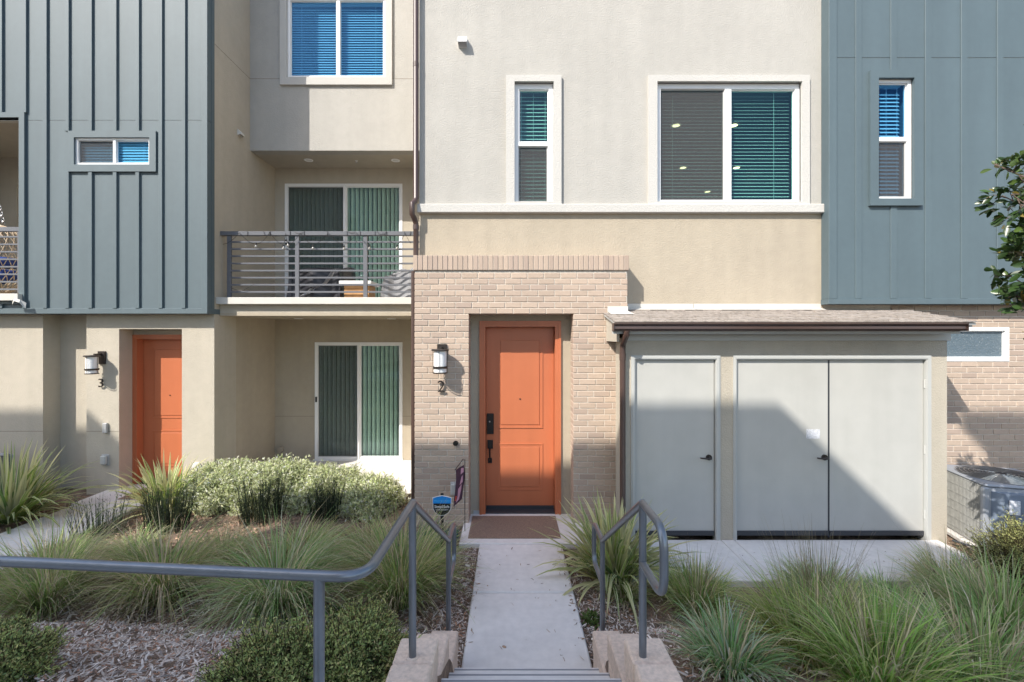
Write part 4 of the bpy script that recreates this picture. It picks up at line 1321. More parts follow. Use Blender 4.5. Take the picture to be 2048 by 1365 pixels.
def chair_prof(u, v):
    return 0.42 + (0.34 if v > 0.62 else 0) + (0.10 if (u < 0.14 or u > 0.86) else 0)


drape('furniture_cover', X(770, 8.0), X_BAYL - 0.05, 7.75, 8.75, 0, lambda u, v: 0.50 + 0.24 * v - 0.25 * max(0, 0.35 - u), 'tarp', 'silvery crumpled cover over balcony furniture next to the downspout', 5, z_flr)
drape('furniture_cover', X(585, 8.2), X(693, 8.2), 7.9, 8.9, 0, lambda u, v: 0.55 + 0.20 * v, 'tarp_dark', 'black crumpled cover over balcony furniture before the screen door', 9, z_flr)
# light coloured scarf of cover hanging over the black one
sc_ = MB()
pl = [(X(668, 7.86), 7.86, Z(540, 7.86)), (X(655, 7.82), 7.82, Z(562, 7.82)), (X(640, 7.8), 7.80, Z(572, 7.8)), (X(622, 7.78), 7.78, Z(578, 7.78)), (X(610, 7.76), 7.76, Z(590, 7.76))]
for i, p in enumerate(pl):
    for k in range(5):
        sc_.v.append((p[0] + 0.05 * (k - 2) * (0.6 + 0.2 * i), p[1] - 0.04 * math.sin(k * 2.1 + i * 1.3), p[2] + 0.035 * (k - 2) * (1 if i % 2 else 0.6)))
for i in range(len(pl) - 1):
    for k in range(4):
        a = i * 5 + k
        sc_.f.append((a, a + 1, a + 6, a + 5))
tag(sc_.build('plastic_sheet', 'tarp', None, False), 'twisted silver plastic sheet hanging from the black furniture cover', 'plastic sheet')
bt = thing('side_table', (X(715, 8.0), 8.0, z_flr), 'wooden box table with white top on the balcony between two covers', 'table')
tx0, tx1 = X(690, 7.95), X(746, 7.95)
MB().cbox(tx0 + 0.05, tx1 - 0.03, 7.80, 8.2, z_flr - 0.005, z_flr + 0.25, 0.005).build('box', 'wood_orange', bt)
for k in range(4):
    zz = z_flr + 0.01 + k * 0.06
    MB().cbox(tx0 + 0.042, tx1 - 0.022, 7.79, 7.80, zz, zz + 0.052, 0.003).build('slat', 'wood_orange', bt)
MB().cbox(tx0 - 0.03, tx1 + 0.03, 7.74, 8.26, z_flr + 0.252, z_flr + 0.315, 0.008).build('top', 'vinyl', bt)

sl = thing('string_lights', (X(640, 7.5), 7.5, z_flr + 0.9), 'string of small bulbs on black wire along the balcony rail', 'string lights')
pts = []
bulbs = [(512, 490), (567, 494), (576, 488), (626, 494), (688, 495), (739, 494), (794, 494)]
prev = 446
wire = MB()
xs_ = [446] + [b[0] for b in bulbs] + [826]
P = []
for i in range(len(xs_) - 1):
    for k in range(8):
        t = k / 8
        px = xs_[i] + (xs_[i + 1] - xs_[i]) * t
        py = 466 + 23 * abs(math.sin(math.pi * (t + 0.5)))
        P.append((X(px, 7.505), 7.505, Z(py, 7.505)))
wire.tube(P, 0.0035, 5)
wire.tube([(X(463, 7.53), 7.53, Z(577, 7.53)), (X(475, 7.52), 7.52, Z(581, 7.52)), (X(487, 7.52), 7.52, Z(581, 7.52)), (X(508, 7.53), 7.53, Z(569, 7.53))], 0.0035, 5)
for (px, w_, hh) in ((533, 12, 9), (597, 16, 4), (703, 14, 3), (763, 18, 7), (815, 14, 9)):
    wire.tube([(X(px - w_ / 2, 7.51), 7.514, Z(463, 7.5)), (X(px - w_ / 4, 7.51), 7.508, Z(463 + hh * 0.8, 7.5)), (X(px + w_ / 4, 7.51), 7.508, Z(463 + hh, 7.5)), (X(px + w_ / 2, 7.51), 7.514, Z(464, 7.5))], 0.0035, 5)
for px in (495, 540, 580, 608, 655, 694, 720, 750, 773, 821):
    x = X(px, 7.51)
    wire.box(x - 0.003, x + 0.003, 7.512, 7.518, Z(473, 7.51), Z(463, 7.51))
tag(wire.build('wire', 'black_metal', sl), kind='stuff')
for (px, py) in bulbs:
    x, z = X(px, 7.5), Z(py, 7.5)
    b = MB().lathe([(0.014, 0.03), (0.016, 0.0), (0.012, -0.004)], (x, 7.5, z), 10).build('socket', 'black_metal', sl)
    MB().lathe([(0.011, -0.004), (0.022, -0.028), (0.019, -0.045), (0.001, -0.056)], (x, 7.5, z), 12).build('bulb', 'bulb', sl, True)

# hanging chair in the left loggia
ec = thing('egg_chair', (X(0, 7.9), 7.9, op3[2]), 'hanging rattan egg chair with blue cushions in the left loggia', 'hanging chair')
cx, cy, cz = X(-12, 7.85), 7.85, Z(520, 7.85)
strands = MB()
for k in range(26):
    th = k / 26 * 2 * math.pi
    for sgn_ in (1, -1):
        pts = []
        for i in range(15):
            ph = -1.35 + 2.8 * i / 14
            a = th + sgn_ * 0.5 * ph
            if -1.15 < ((a + math.pi / 2 + math.pi) % (2 * math.pi) - math.pi) < 0.4 and -0.6 < ph < 0.7:
                if len(pts) > 1:
                    strands.tube(pts, 0.006, 5)
                pts = []
                continue
            pts.append((cx + 0.52 * math.cos(ph) * math.cos(a), cy + 0.42 * math.cos(ph) * math.sin(a), cz + 0.62 * math.sin(ph)))
        if len(pts) > 1:
            strands.tube(pts, 0.006, 5)
tag(strands.build('basket', 'rattan', ec), kind='stuff')
for (a, b, c, r1) in ((0.10, 0.05, -0.05, 0.20), (0.22, -0.02, -0.28, 0.18), (-0.1, 0.0, -0.33, 0.24)):
    prof = [(0.001, -0.10), (r1 * 0.8, -0.08), (r1, 0.0), (r1 * 0.8, 0.09), (0.001, 0.11)]
    MB().lathe(prof, (cx + a, cy + b, cz + c), 16).build('cushion', 'cushion_blue', ec, True)
ch = MB()
for k in range(7):
    zc_ = cz + 0.62 + 0.05 * k
    xx = cx + 0.28 - 0.012 * k
    rr_ = 0.018
    pts = [(xx + rr_ * math.cos(t) * (1 if k % 2 else 0.2), cy - 0.1 + rr_ * math.cos(t) * (0.2 if k % 2 else 1), zc_ + 0.032 * math.sin(t)) for t in np.linspace(0, 2 * math.pi, 13)]
    ch.tube(pts, 0.0055, 5, False)
tag(ch.build('chain', 'steel', ec), kind='stuff')
MB().tube([(cx + 0.20, cy - 0.1, cz + 0.98), (cx + 0.20, cy - 0.1, op3[3] + 0.02)], 0.01, 8).build('hanger', 'black_metal', ec)

# ------------------------------------------------------------------ air conditioners
def condenser(cx, cy, rz, z0, w, h, label):
    t = thing('air_conditioner', (cx, cy, z0), label, 'air conditioner', None)
    hw = w / 2
    def R(m_):
        c, s = math.cos(rz), math.sin(rz)
        m_.v = [(cx + (x * c - y * s), cy + (x * s + y * c), z0 + z) for x, y, z in m_.v]
        return m_
    R(MB().cbox(-hw - 0.06, hw + 0.06, -hw - 0.06, hw + 0.06, 0, 0.05, 0.01)).build('pad', 'concrete', t)
    b = 0.07
    R(MB().cbox(-hw + 0.02, hw - 0.02, -hw + 0.02, hw - 0.02, b, h - 0.03, 0.02)).build('coil', 'ac_coil', t)
    top = R(MB().cbox(-hw, hw, -hw, hw, h - 0.035, h, 0.02)).build('top_panel', 'ac_grey', t)
    g = MB()
    for k in range(9):
        r_ = 0.07 + k * (hw * 0.92 - 0.07) / 8
        g.tube([(r_ * math.cos(a), r_ * math.sin(a), h + 0.028 - 0.02 * (r_ / hw) ** 2) for a in np.linspace(0, 2 * math.pi, 33)], 0.0035, 4, False)
    for a in np.linspace(0, 2 * math.pi, 9)[:-1]:
        g.tube([(0.05 * math.cos(a), 0.05 * math.sin(a), h + 0.03), (hw * 0.93 * math.cos(a), hw * 0.93 * math.sin(a), h + 0.008)], 0.004, 4)
    tag(R(g).build('fan_guard', 'steel', t), kind='stuff')
    R(MB().lathe([(hw * 0.9, h + 0.001), (0.001, h + 0.001)], (0, 0, 0), 32)).build('fan_opening', 'sweep', t)
    g = MB()
    for sx_, sy_ in ((-1, 0), (1, 0), (0, 1)):
        for k in range(7):
            z = b + 0.05 + k * (h - 0.16) / 6
            if sx_:
                g.tube([(sx_ * hw, -hw, z), (sx_ * hw, hw, z)], 0.004, 4)
            else:
                g.tube([(-hw, sy_ * hw, z), (hw, sy_ * hw, z)], 0.004, 4)
        for k in range(int(w / 0.022)):
            q = -hw + k * 0.022
            if sx_:
                g.box(sx_ * hw - 0.004, sx_ * hw + 0.004, q, q + 0.004, b, h - 0.03)
            else:
                g.box(q, q + 0.004, sy_ * hw - 0.004, sy_ * hw + 0.004, b, h - 0.03)
    tag(R(g).build('grille', 'ac_coil', t), kind='stuff')
    for sx_ in (-1, 1):
        for sy_ in (-1, 1):
            R(MB().cbox(sx_ * hw - 0.03, sx_ * hw + 0.03, sy_ * hw - 0.03, sy_ * hw + 0.03, 0.05, h - 0.03, 0.012)).build('corner_post', 'ac_grey', t)
    R(MB().prism([(-hw + 0.04, -hw - 0.005), (-hw + 0.12, -hw - 0.09), (hw - 0.32, -hw - 0.12), (hw - 0.2, -hw - 0.005)], 0.24, h - 0.07, 'z')).build('service_panel', 'ac_blue', t)
    R(MB().box(-hw + 0.02, hw - 0.02, -hw - 0.012, -hw + 0.02, 0.06, h - 0.035)).build('front_panel', 'ac_grey', t)
    R(MB().box(-hw + 0.15, -hw + 0.24, -hw - 0.113, -hw - 0.100, 0.50, h - 0.13)).build('label_plate', 'paper', t)
    R(MB().box(-hw + 0.33, -hw + 0.40, -hw - 0.126, -hw - 0.112, 0.40, 0.55)).build('label_plate', 'paper', t)
    R(MB().tube(smooth_path([(-0.12, -hw - 0.06, 0.26), (-0.14, -hw - 0.1, 0.12), (-0.34, -hw - 0.14, 0.06), (-0.6, -hw + 0.2, 0.05)], 0.1), 0.012, 8)).build('conduit', 'sweep', t)
    R(MB().tube(smooth_path([(0.05, -hw - 0.06, 0.26), (0.07, -hw - 0.11, 0.10), (0.14, -hw - 0.02, 0.05)], 0.08), 0.011, 8)).build('conduit', 'sweep', t)
    R(MB().tube(smooth_path([(-0.45, -hw - 0.16, 0.035), (-0.1, -hw - 0.22, 0.06), (0.3, -hw - 0.16, 0.05), (0.42, -hw + 0.1, 0.1)], 0.2), 0.032, 10)).build('hose', 'plastic_grey', t, 'auto')
    return t


condenser(5.78, 5.30, math.radians(-14), -0.04, 0.84, 0.78, 'grey-blue air conditioner standing at the utility closet corner')
condenser(-8.10, 6.55, 0.0, -0.2, 0.80, 0.78, 'dark air conditioner half hidden behind the big strappy plant')

# conical ornament by the pale hedge
gn = thing('garden_ornament', (X(394, 7.0), 7.0, -0.16), 'small grey cone ornament with red lower part among the hedge', 'garden ornament')
gx, gy_ = X(394, 7.0), 7.0
MB().lathe([(0.001, 0.50), (0.012, 0.42), (0.055, 0.26), (0.062, 0.24), (0.001, 0.24)], (gx, gy_, -0.14), 14).build('hat', 'plastic_grey', gn, 'auto')
MB().lathe([(0.001, 0.235), (0.05, 0.23), (0.065, 0.12), (0.06, 0.0), (0.001, 0.0)], (gx, gy_, -0.16), 14).build('body', 'flag_red', gn, 'auto')

# ------------------------------------------------------------------ plants
def ribbons(base, az_, L, w, th0, th1, segs, cols0, cols1, power=1.6, twist=0.5, keel=0.0):
    """curved blades as ribbons; all arguments per blade; returns verts, faces, colours"""
    n = len(L)
    t = np.linspace(0, 1, segs + 1)
    pos = np.array(base, dtype=float)
    out = np.zeros((n, segs + 1, 2, 3))
    col = np.zeros((n, segs + 1, 2, 4))
    tw = az_ + np.pi / 2 + RNG.normal(0, twist, n)
    side = np.stack([np.cos(tw), np.sin(tw), RNG.normal(0, 0.15, n)], -1)
    hx, hy = np.cos(az_), np.sin(az_)
    for i, tt in enumerate(t):
        ww = w * np.clip(np.minimum(1.0, 0.55 + tt * 2.5), 0, 1) * (1 - tt ** 2.2) + 0.0006
        out[:, i, 0] = pos - side * ww[:, None] / 2
        out[:, i, 1] = pos + side * ww[:, None] / 2
        k = tt ** 1.3
        c = cols0 * (1 - k) + cols1 * k
        col[:, i, :, :3] = c[:, None, :]
        col[:, i, :, 3] = 1
        th = th0 + th1 * tt ** power
        st_ = L / segs
        pos = pos + np.stack([np.sin(th) * hx, np.sin(th) * hy, np.cos(th)], -1) * st_[:, None]
    v = out.reshape(-1, 3)
    c = col.reshape(-1, 4)
    b = (np.arange(n) * (segs + 1) * 2)[:, None] + (np.arange(segs) * 2)[None, :]
    f = np.stack([b, b + 1, b + 3, b + 2], -1).reshape(-1, 4)
    return v, f, c


def mesh_np(name, parts, m, parent=None, origin=None, smooth=False):
    vs, fs, cs, off = [], [], [], 0
    for v, f, c in parts:
        vs.append(v)
        fs.append(f + off)
        cs.append(c)
        off += len(v)
    v, f, c = np.concatenate(vs), np.concatenate(fs), np.concatenate(cs)
    if parent is not None:
        loc = world_of(parent) if parent.type != 'EMPTY' else Vector(parent.location)
        origin = tuple(loc)
    if origin is None:
        origin = ((v[:, 0].min() + v[:, 0].max()) / 2, (v[:, 1].min() + v[:, 1].max()) / 2, v[:, 2].min())
    v = v - np.array(origin)
    me = bpy.data.meshes.new(name)
    k = f.shape[1]
    me.vertices.add(len(v))
    me.vertices.foreach_set('co', v.astype(np.float32).ravel())
    me.loops.add(f.size)
    me.loops.foreach_set('vertex_index', f.astype(np.int32).ravel())
    me.polygons.add(len(f))
    me.polygons.foreach_set('loop_start', (np.arange(len(f)) * k).astype(np.int32))
    me.polygons.foreach_set('loop_total', np.full(len(f), k, np.int32))
    me.update(calc_edges=True)
    ca = me.color_attributes.new('Col', 'FLOAT_COLOR', 'POINT')
    ca.data.foreach_set('color', c.astype(np.float32).ravel())
    if smooth:
        me.polygons.foreach_set('use_smooth', np.ones(len(f), bool))
    me.materials.append(MATS[m])
    o = bpy.data.objects.new(name, me)
    COL.objects.link(o)
    if parent is not None:
        o.parent = parent
        o.location = (0, 0, 0)
    else:
        o.location = origin
    return o


def pal(n, cols, wts, jit=0.18):
    cols = np.array(cols)
    i = RNG.choice(len(cols), n, p=np.array(wts) / sum(wts))
    return cols[i] * (1 + RNG.normal(0, jit, (n, 1))).clip(0.4, 1.7)


GREEN = [(0.19, 0.32, 0.05), (0.12, 0.24, 0.055), (0.28, 0.40, 0.09), (0.44, 0.42, 0.16), (0.68, 0.58, 0.36)]
GW = [0.32, 0.22, 0.2, 0.14, 0.12]
TIPS = [(0.34, 0.46, 0.14), (0.50, 0.50, 0.22), (0.70, 0.62, 0.40), (0.22, 0.36, 0.11)]
TW = [0.38, 0.22, 0.16, 0.24]


def grass(x, y, r, h, n, label, lean=0.75, up=0.25, stalks=0, wind=(0.0, 0.0)):
    z = float(ground_z(x, y))
    a = RNG.uniform(0, 2 * np.pi, n)
    q = np.sqrt(RNG.uniform(0, 1, n)) * r * 0.24
    base = np.stack([x + q * np.cos(a), y + q * np.sin(a), np.full(n, z - 0.02)], -1)
    az_ = a + RNG.normal(0, 0.45, n)
    L = h * RNG.uniform(0.45, 1.30, n) * RNG.uniform(0.88, 1.12)
    th0 = np.abs(RNG.normal(up, 0.20, n))
    th1 = np.abs(RNG.normal(lean * RNG.uniform(0.75, 1.15), 0.50, n)) + 0.1
    az_ = np.arctan2(np.sin(az_) + wind[1], np.cos(az_) + wind[0])
    c0, c1 = pal(n, GREEN, GW), pal(n, TIPS, TW)
    tone = np.array((RNG.uniform(0.85, 1.2), RNG.uniform(0.98, 1.15), RNG.uniform(0.8, 1.4)))
    c0, c1 = c0 * tone, c1 * tone
    dry = RNG.uniform(0, 1, n) < RNG.uniform(0.09, 0.26)
    c0[dry] = np.array((0.68, 0.57, 0.37)) * RNG.uniform(0.7, 1.1, (dry.sum(), 1))
    c1[dry] = c0[dry] * 1.05
    parts = [ribbons(base, az_, L, RNG.uniform(0.0050, 0.0105, n), th0, th1, 6, c0, c1, 1.5)]
    # old drooping thatch near the ground
    m_ = n // 5
    a = RNG.uniform(0, 2 * np.pi, m_)
    base = np.stack([x + 0.10 * r * np.cos(a), y + 0.10 * r * np.sin(a), np.full(m_, z)], -1)
    c = pal(m_, [(0.46, 0.37, 0.24), (0.33, 0.28, 0.16), (0.19, 0.21, 0.08)], [0.45, 0.3, 0.25])
    parts.append(ribbons(base, a + RNG.normal(0, 0.3, m_), h * RNG.uniform(0.6, 1.1, m_), RNG.uniform(0.003, 0.005, m_), RNG.uniform(0.5, 1.1, m_), RNG.uniform(0.7, 1.3, m_), 5, c, c, 0.9))
    if stalks:
        a = RNG.uniform(0, 2 * np.pi, stalks)
        base = np.stack([x + 0.15 * r * np.cos(a), y + 0.15 * r * np.sin(a), np.full(stalks, z)], -1)
        c0 = pal(stalks, [(0.17, 0.17, 0.07), (0.27, 0.23, 0.13)], [0.6, 0.4])
        c1 = pal(stalks, [(0.36, 0.30, 0.20), (0.26, 0.22, 0.14)], [0.6, 0.4])
        parts.append(ribbons(base, a, h * RNG.uniform(0.9, 1.65, stalks), RNG.uniform(0.0022, 0.0034, stalks), np.abs(RNG.normal(0.16, 0.12, stalks)), np.abs(RNG.normal(0.30, 0.2, stalks)), 6, c0, c1, 1.5))
    o = mesh_np('grass_clump', parts, 'leaf')
    return tag(o, label, 'grass clump', 'ornamental grass clumps')


def at(px, py):
    """point of the sloping ground under a photo pixel"""
    Y = 3.5
    for _ in range(60):
        z = float(ground_z(X(px, Y), Y))
        Y = 0.5 * Y + 0.5 * (EYE - z) * F / (py - VY)
    return X(px, Y), Y


CL = [
    (95, 1215, 0.70, 0.95, 1500, 0, 'arching green grass clump before the path to door 3, nearest the mulch'),
    (330, 1200, 0.60, 0.85, 1300, 0, 'flattened green grass clump between path to door 3 and rail corner'),
    (560, 1225, 0.66, 0.95, 1700, 0, 'blue-green grass clump with dry blades sweeping onto the mulch below the rail'),
    (800, 1205, 0.58, 0.92, 1600, 20, 'dense grass clump against the block wall spilling towards the walk'),
    (120, 1135, 0.5, 0.5, 700, 30, 'thin grass clump at the edge of the path to door 3'),
    (270, 1120, 0.5, 0.42, 700, 10, 'small grass clump in front of the sparse dark rush'),
    (450, 1135, 0.55, 0.52, 1000, 20, 'loose grass clump in front of the dark rushes by the hedge'),
    (610, 1130, 0.55, 0.56, 1100, 40, 'upright grey-green grass clump below the pale hedge'),
    (735, 1125, 0.5, 0.54, 1000, 30, 'grass clump between the pale hedge and the rising handrail'),
    (855, 1150, 0.45, 0.55, 900, 10, 'grass clump between the blue succulents and the block wall'),
    (1395, 1220, 0.62, 0.82, 1700, 60, 'round green grass clump beside the looped handrail'),
    (1640, 1215, 0.60, 0.84, 1500, 130, 'tall grass clump with seed stalks in front of the double grey doors'),
    (1630, 1330, 0.75, 1.0, 2000, 110, 'big upright straw-tipped grass clump lowest on the slope by the pavement'),
    (1900, 1205, 0.58, 0.82, 1500, 110, 'grass clump with seed stalks at the front corner of the slab'),
    (1800, 1290, 0.70, 0.75, 1500, 10, 'flattened tangled grass clump between the tall stalked ones'),
    (2010, 1290, 0.70, 0.95, 1500, 40, 'blue-green grass clump below the yellow-green shrub'),
    (1460, 1345, 0.5, 0.6, 900, 0, 'low dry grass clump behind the block wall by the pavement'),
    (1760, 1380, 0.7, 0.8, 1200, 20, 'low grass clump on the slope beside the big straw-tipped clump'),
    (1960, 1390, 0.7, 0.9, 1200, 30, 'grass clump at the top of the slope near the pavement'),
    (1250, 1200, 0.35, 0.5, 500, 0, 'short grass tuft behind the far post of the looped handrail'),
    (1770, 1205, 0.5, 0.5, 700, 20, 'small grass clump at the front edge of the slab'),
]
for (px, py, r, h, n, stl, lab) in CL:
    x, y = at(px, py)
    big = px < 950
    grass(x, y, r, h * (0.86 if big else 0.52), int(n * 0.85), lab, 1.65 if big else 1.45, 0.42 if big else 0.38, stl, (0.25, 0) if px in (330, 560) else (0, 0))


def strap_plant(x, y, h, n, label):
    z = float(ground_z(x, y))
    a = RNG.uniform(0, 2 * np.pi, n)
    q = np.sqrt(RNG.uniform(0, 1, n)) * 0.14
    base = np.stack([x + q * np.cos(a), y + q * np.sin(a), np.full(n, z - 0.02)], -1)
    az_ = a + RNG.normal(0, 0.4, n)
    L = h * RNG.uniform(0.6, 1.2, n)
    th0 = np.abs(RNG.normal(0.42, 0.28, n))
    th1 = np.abs(RNG.normal(0.55, 0.45, n))
    w = RNG.uniform(0.034, 0.056, n)
    g0 = pal(n, [(0.24, 0.34, 0.08), (0.33, 0.41, 0.11), (0.17, 0.27, 0.09)], [0.4, 0.4, 0.2])
    pale = RNG.uniform(0, 1, n) < 0.42
    g0[pale] = np.array((0.66, 0.64, 0.34)) * RNG.uniform(0.75, 1.1, (pale.sum(), 1))
    low = RNG.uniform(0, 1, n) < 0.3
    th0[low] += 0.35
    th1[low] += 0.9
    v, f, c = ribbons(base, az_, L, w, th0, th1, 7, g0, g0 * 1.1, 1.6, 0.25)
    # pale margins: narrow ribbons along both edges, lifted a hair
    vv = v.reshape(n, 8, 2, 3)
    parts = [(v, f, c)]
    for s in (0, 1):
        e = vv[:, :, s]
        i_ = e * 0.70 + vv[:, :, 1 - s] * 0.30
        m_ = np.stack([e, i_], 2)
        m_[..., 2] += 0.003
        m_[..., 1] -= 0.003
        cc = np.ones((n, 8, 2, 4))
        cc[..., :3] = (np.array((0.72, 0.70, 0.42)) * RNG.uniform(0.7, 1.15, (n, 1)))[:, None, None, :]
        parts.append((m_.reshape(-1, 3), f, cc.reshape(-1, 4)))
    o = mesh_np('strap_leaf_plant', parts, 'leaf')
    return tag(o, label, 'plant', 'variegated strap-leaved plants')


strap_plant(-6.85, 6.15, 0.98, 300, 'large variegated strap-leaved plant in front of the recessed wall by lantern 3')
strap_plant(-4.98, 6.55, 0.76, 200, 'small variegated strap-leaved plant at the side of door 3')
strap_plant(1.06, 4.55, 0.78, 280, 'variegated strap-leaved plant between the walk and the closet downspout')


def rush(x, y, h, n, r, label, dark=1.0):
    z = float(ground_z(x, y))
    a = RNG.uniform(0, 2 * np.pi, n)
    q = np.sqrt(RNG.uniform(0, 1, n)) * r
    base = np.stack([x + q * np.cos(a), y + q * np.sin(a), np.full(n, z - 0.02)], -1)
    c0 = pal(n, [(0.022, 0.032, 0.020), (0.035, 0.050, 0.028), (0.06, 0.065, 0.03)], [0.5, 0.35, 0.15]) * dark
    L = h * RNG.uniform(0.55, 1.1, n)
    th0 = np.abs(RNG.normal(0.10, 0.10, n))
    th1 = np.abs(RNG.normal(0.08, 0.10, n))
    parts = [ribbons(base, a, L, RNG.uniform(0.006, 0.011, n), th0, th1, 5, c0, c0 * 1.15, 1.3, 1.5)]
    # short side leaves up every stem
    m_ = n * 9
    k = RNG.integers(0, n, m_)
    t = RNG.uniform(0.25, 1.0, m_)
    st_ = np.stack([base[k, 0] + np.sin(th0[k]) * np.cos(a[k]) * L[k] * t, base[k, 1] + np.sin(th0[k]) * np.sin(a[k]) * L[k] * t, base[k, 2] + np.cos(th0[k]) * L[k] * t * 0.985], -1)
    c1 = pal(m_, [(0.03, 0.045, 0.025), (0.06, 0.08, 0.04)], [0.6, 0.4]) * dark
    parts.append(ribbons(st_, RNG.uniform(0, 6.28, m_), RNG.uniform(0.02, 0.055, m_), RNG.uniform(0.004, 0.008, m_), RNG.uniform(0.2, 0.8, m_), RNG.uniform(0, 0.5, m_), 2, c1, c1, 1.3, 0.4))
    o = mesh_np('dark_rush', parts, 'leaf')
    return tag(o, label, 'plant', 'upright dark-stemmed plants')


rush(-4.45, 5.85, 0.66, 190, 0.24, 'dark upright rush in front of the small strap-leaved plant')
rush(-3.42, 6.20, 0.64, 200, 0.26, 'tall dark rush before the middle of the pale hedge')
rush(-2.55, 6.20, 0.60, 150, 0.18, 'dark rush before the right end of the pale hedge')
rush(-5.25, 5.75, 0.52, 90, 0.26, 'sparse greener rush beside the path to door 3', 1.9)


def leaf_cloud(points, normals_up, size, aspect, cols, jitter=0.5):
    """small pointed leaves (two folded quads each) at given points, pointing along given directions"""
    n = len(points)
    d = normals_up * 0.55 + RNG.normal(0, jitter, (n, 3))
    d /= np.linalg.norm(d, axis=1, keepdims=True)
    s = np.cross(d, RNG.normal(0, 1, (n, 3)))
    s /= np.linalg.norm(s, axis=1, keepdims=True) + 1e-9
    nn = np.cross(d, s)
    L = size * RNG.uniform(0.6, 1.3, n)[:, None]
    W = L * aspect
    p0 = points
    p1 = points + d * L * 0.5 + s * W * 0.5 + nn * W * 0.12
    p2 = points + d * L
    p3 = points + d * L * 0.5 - s * W * 0.5 + nn * W * 0.12
    v = np.stack([p0, p1, p2, p3], 1).reshape(-1, 3)
    f = np.arange(n * 4).reshape(n, 4)
    c = np.ones((n, 4, 4))
    c[..., :3] = cols[:, None, :]
    return v, f, c.reshape(-1, 4)


def twigs(starts, ends, r, col):
    n = len(starts)
    d = ends - starts
    s = np.cross(d, np.array((0.3, 0.2, 1.0)))
    s /= np.linalg.norm(s, axis=1, keepdims=True) + 1e-9
    nn = np.cross(d, s)
    nn /= np.linalg.norm(nn, axis=1, keepdims=True) + 1e-9
    ring_ = [s, -0.5 * s + 0.87 * nn, -0.5 * s - 0.87 * nn]
    v = np.stack([starts + q * r for q in ring_] + [ends + q * r * 0.5 for q in ring_], 1).reshape(-1, 3)
    b = (np.arange(n) * 6)[:, None]
    f = np.concatenate([b + np.array([[i, (i + 1) % 3, 3 + (i + 1) % 3, 3 + i]]) for i in range(3)])
    c = np.ones((n * 6, 4))
    c[:, :3] = col
    return v, f, c


def shrub(name, center, rad, n_tw, per, leaf, aspect, cols, wts, label, cat, group=None, lump=0.18, tw_len=0.16, base_z=None, m='leaf'):
    """twigs growing outward from a lumpy mound, leaves along each twig"""
    cx, cy, cz = center
    th = RNG.uniform(0, 2 * np.pi, n_tw)
    u = RNG.uniform(-0.15, 1, n_tw)
    ph = np.arcsin(np.clip(u, -1, 1))
    d = np.stack([np.cos(ph) * np.cos(th), np.cos(ph) * np.sin(th), np.sin(ph)], -1)
    lumps = 1 + lump * (np.sin(5 * th + 2.1 * cx) * np.cos(4 * ph) + 0.7 * np.sin(9 * th + 1.3) * np.sin(6 * ph + 0.7) + RNG.normal(0, 0.35, n_tw))
    rr = RNG.uniform(0.68, 1.0, n_tw) ** 0.5 * lumps
    p0 = np.array(center) + d * np.array(rad) * rr[:, None] * 0.9
    dirn = d * np.array((1, 1, 0.8)) + np.array((0, 0, 0.55)) + RNG.normal(0, 0.35, (n_tw, 3))
    dirn /= np.linalg.norm(dirn, axis=1, keepdims=True)
    p1 = p0 + dirn * tw_len * RNG.uniform(0.5, 1.35, n_tw)[:, None]
    k = np.repeat(np.arange(n_tw), per)
    t = RNG.uniform(0.05, 1.0, len(k))[:, None]
    pts = p0[k] * (1 - t) + p1[k] * t
    tone = RNG.normal(1, 0.16, n_tw)[k][:, None]
    c = pal(len(k), cols, wts, 0.12) * tone
    parts = [leaf_cloud(pts, dirn[k] * 0.8, leaf, aspect, c.clip(0.005, 0.8), 0.7), twigs(p0 - dirn * tw_len, p1, 0.003, (0.11, 0.09, 0.05))]
    root = np.array([[cx, cy, (base_z if base_z is not None else cz) - 0.05]])
    st_ = np.repeat(root, 60, 0) + RNG.normal(0, 0.05, (60, 3)) * np.array((rad[0] * 6, rad[1] * 4, 0))
    kk = RNG.integers(0, n_tw, 60)
    parts.append(twigs(st_, p0[kk], 0.008, (0.10, 0.08, 0.05)))
    o = mesh_np(name, parts, m)
    return tag(o, label, cat, group)


PALE = [(0.72, 0.75, 0.46), (0.64, 0.71, 0.38), (0.80, 0.81, 0.62), (0.50, 0.58, 0.26)]
for (px, py, Yc, rx, ry, rz_, lab) in ((455, 985, 6.95, 0.64, 0.5, 0.45, 'pale silvery hedge mound beside door 3'), (560, 975, 6.90, 0.68, 0.5, 0.49, 'pale silvery hedge mound in the middle behind the tall dark rush'),
                                       (655, 985, 6.85, 0.58, 0.46, 0.38, 'pale silvery hedge mound in front of the patio sliding door'), (735, 1000, 6.65, 0.44, 0.40, 0.27, 'pale silvery hedge mound next to the mulch by the brick')):
    x = X(px, Yc)
    shrub('pale_shrub', (x, Yc, -0.12), (rx, ry, rz_), 3300, 10, 0.050, 0.34, PALE, [0.4, 0.25, 0.2, 0.15], lab, 'shrub', 'pale silvery hedge', 0.14, 0.17, -0.15)

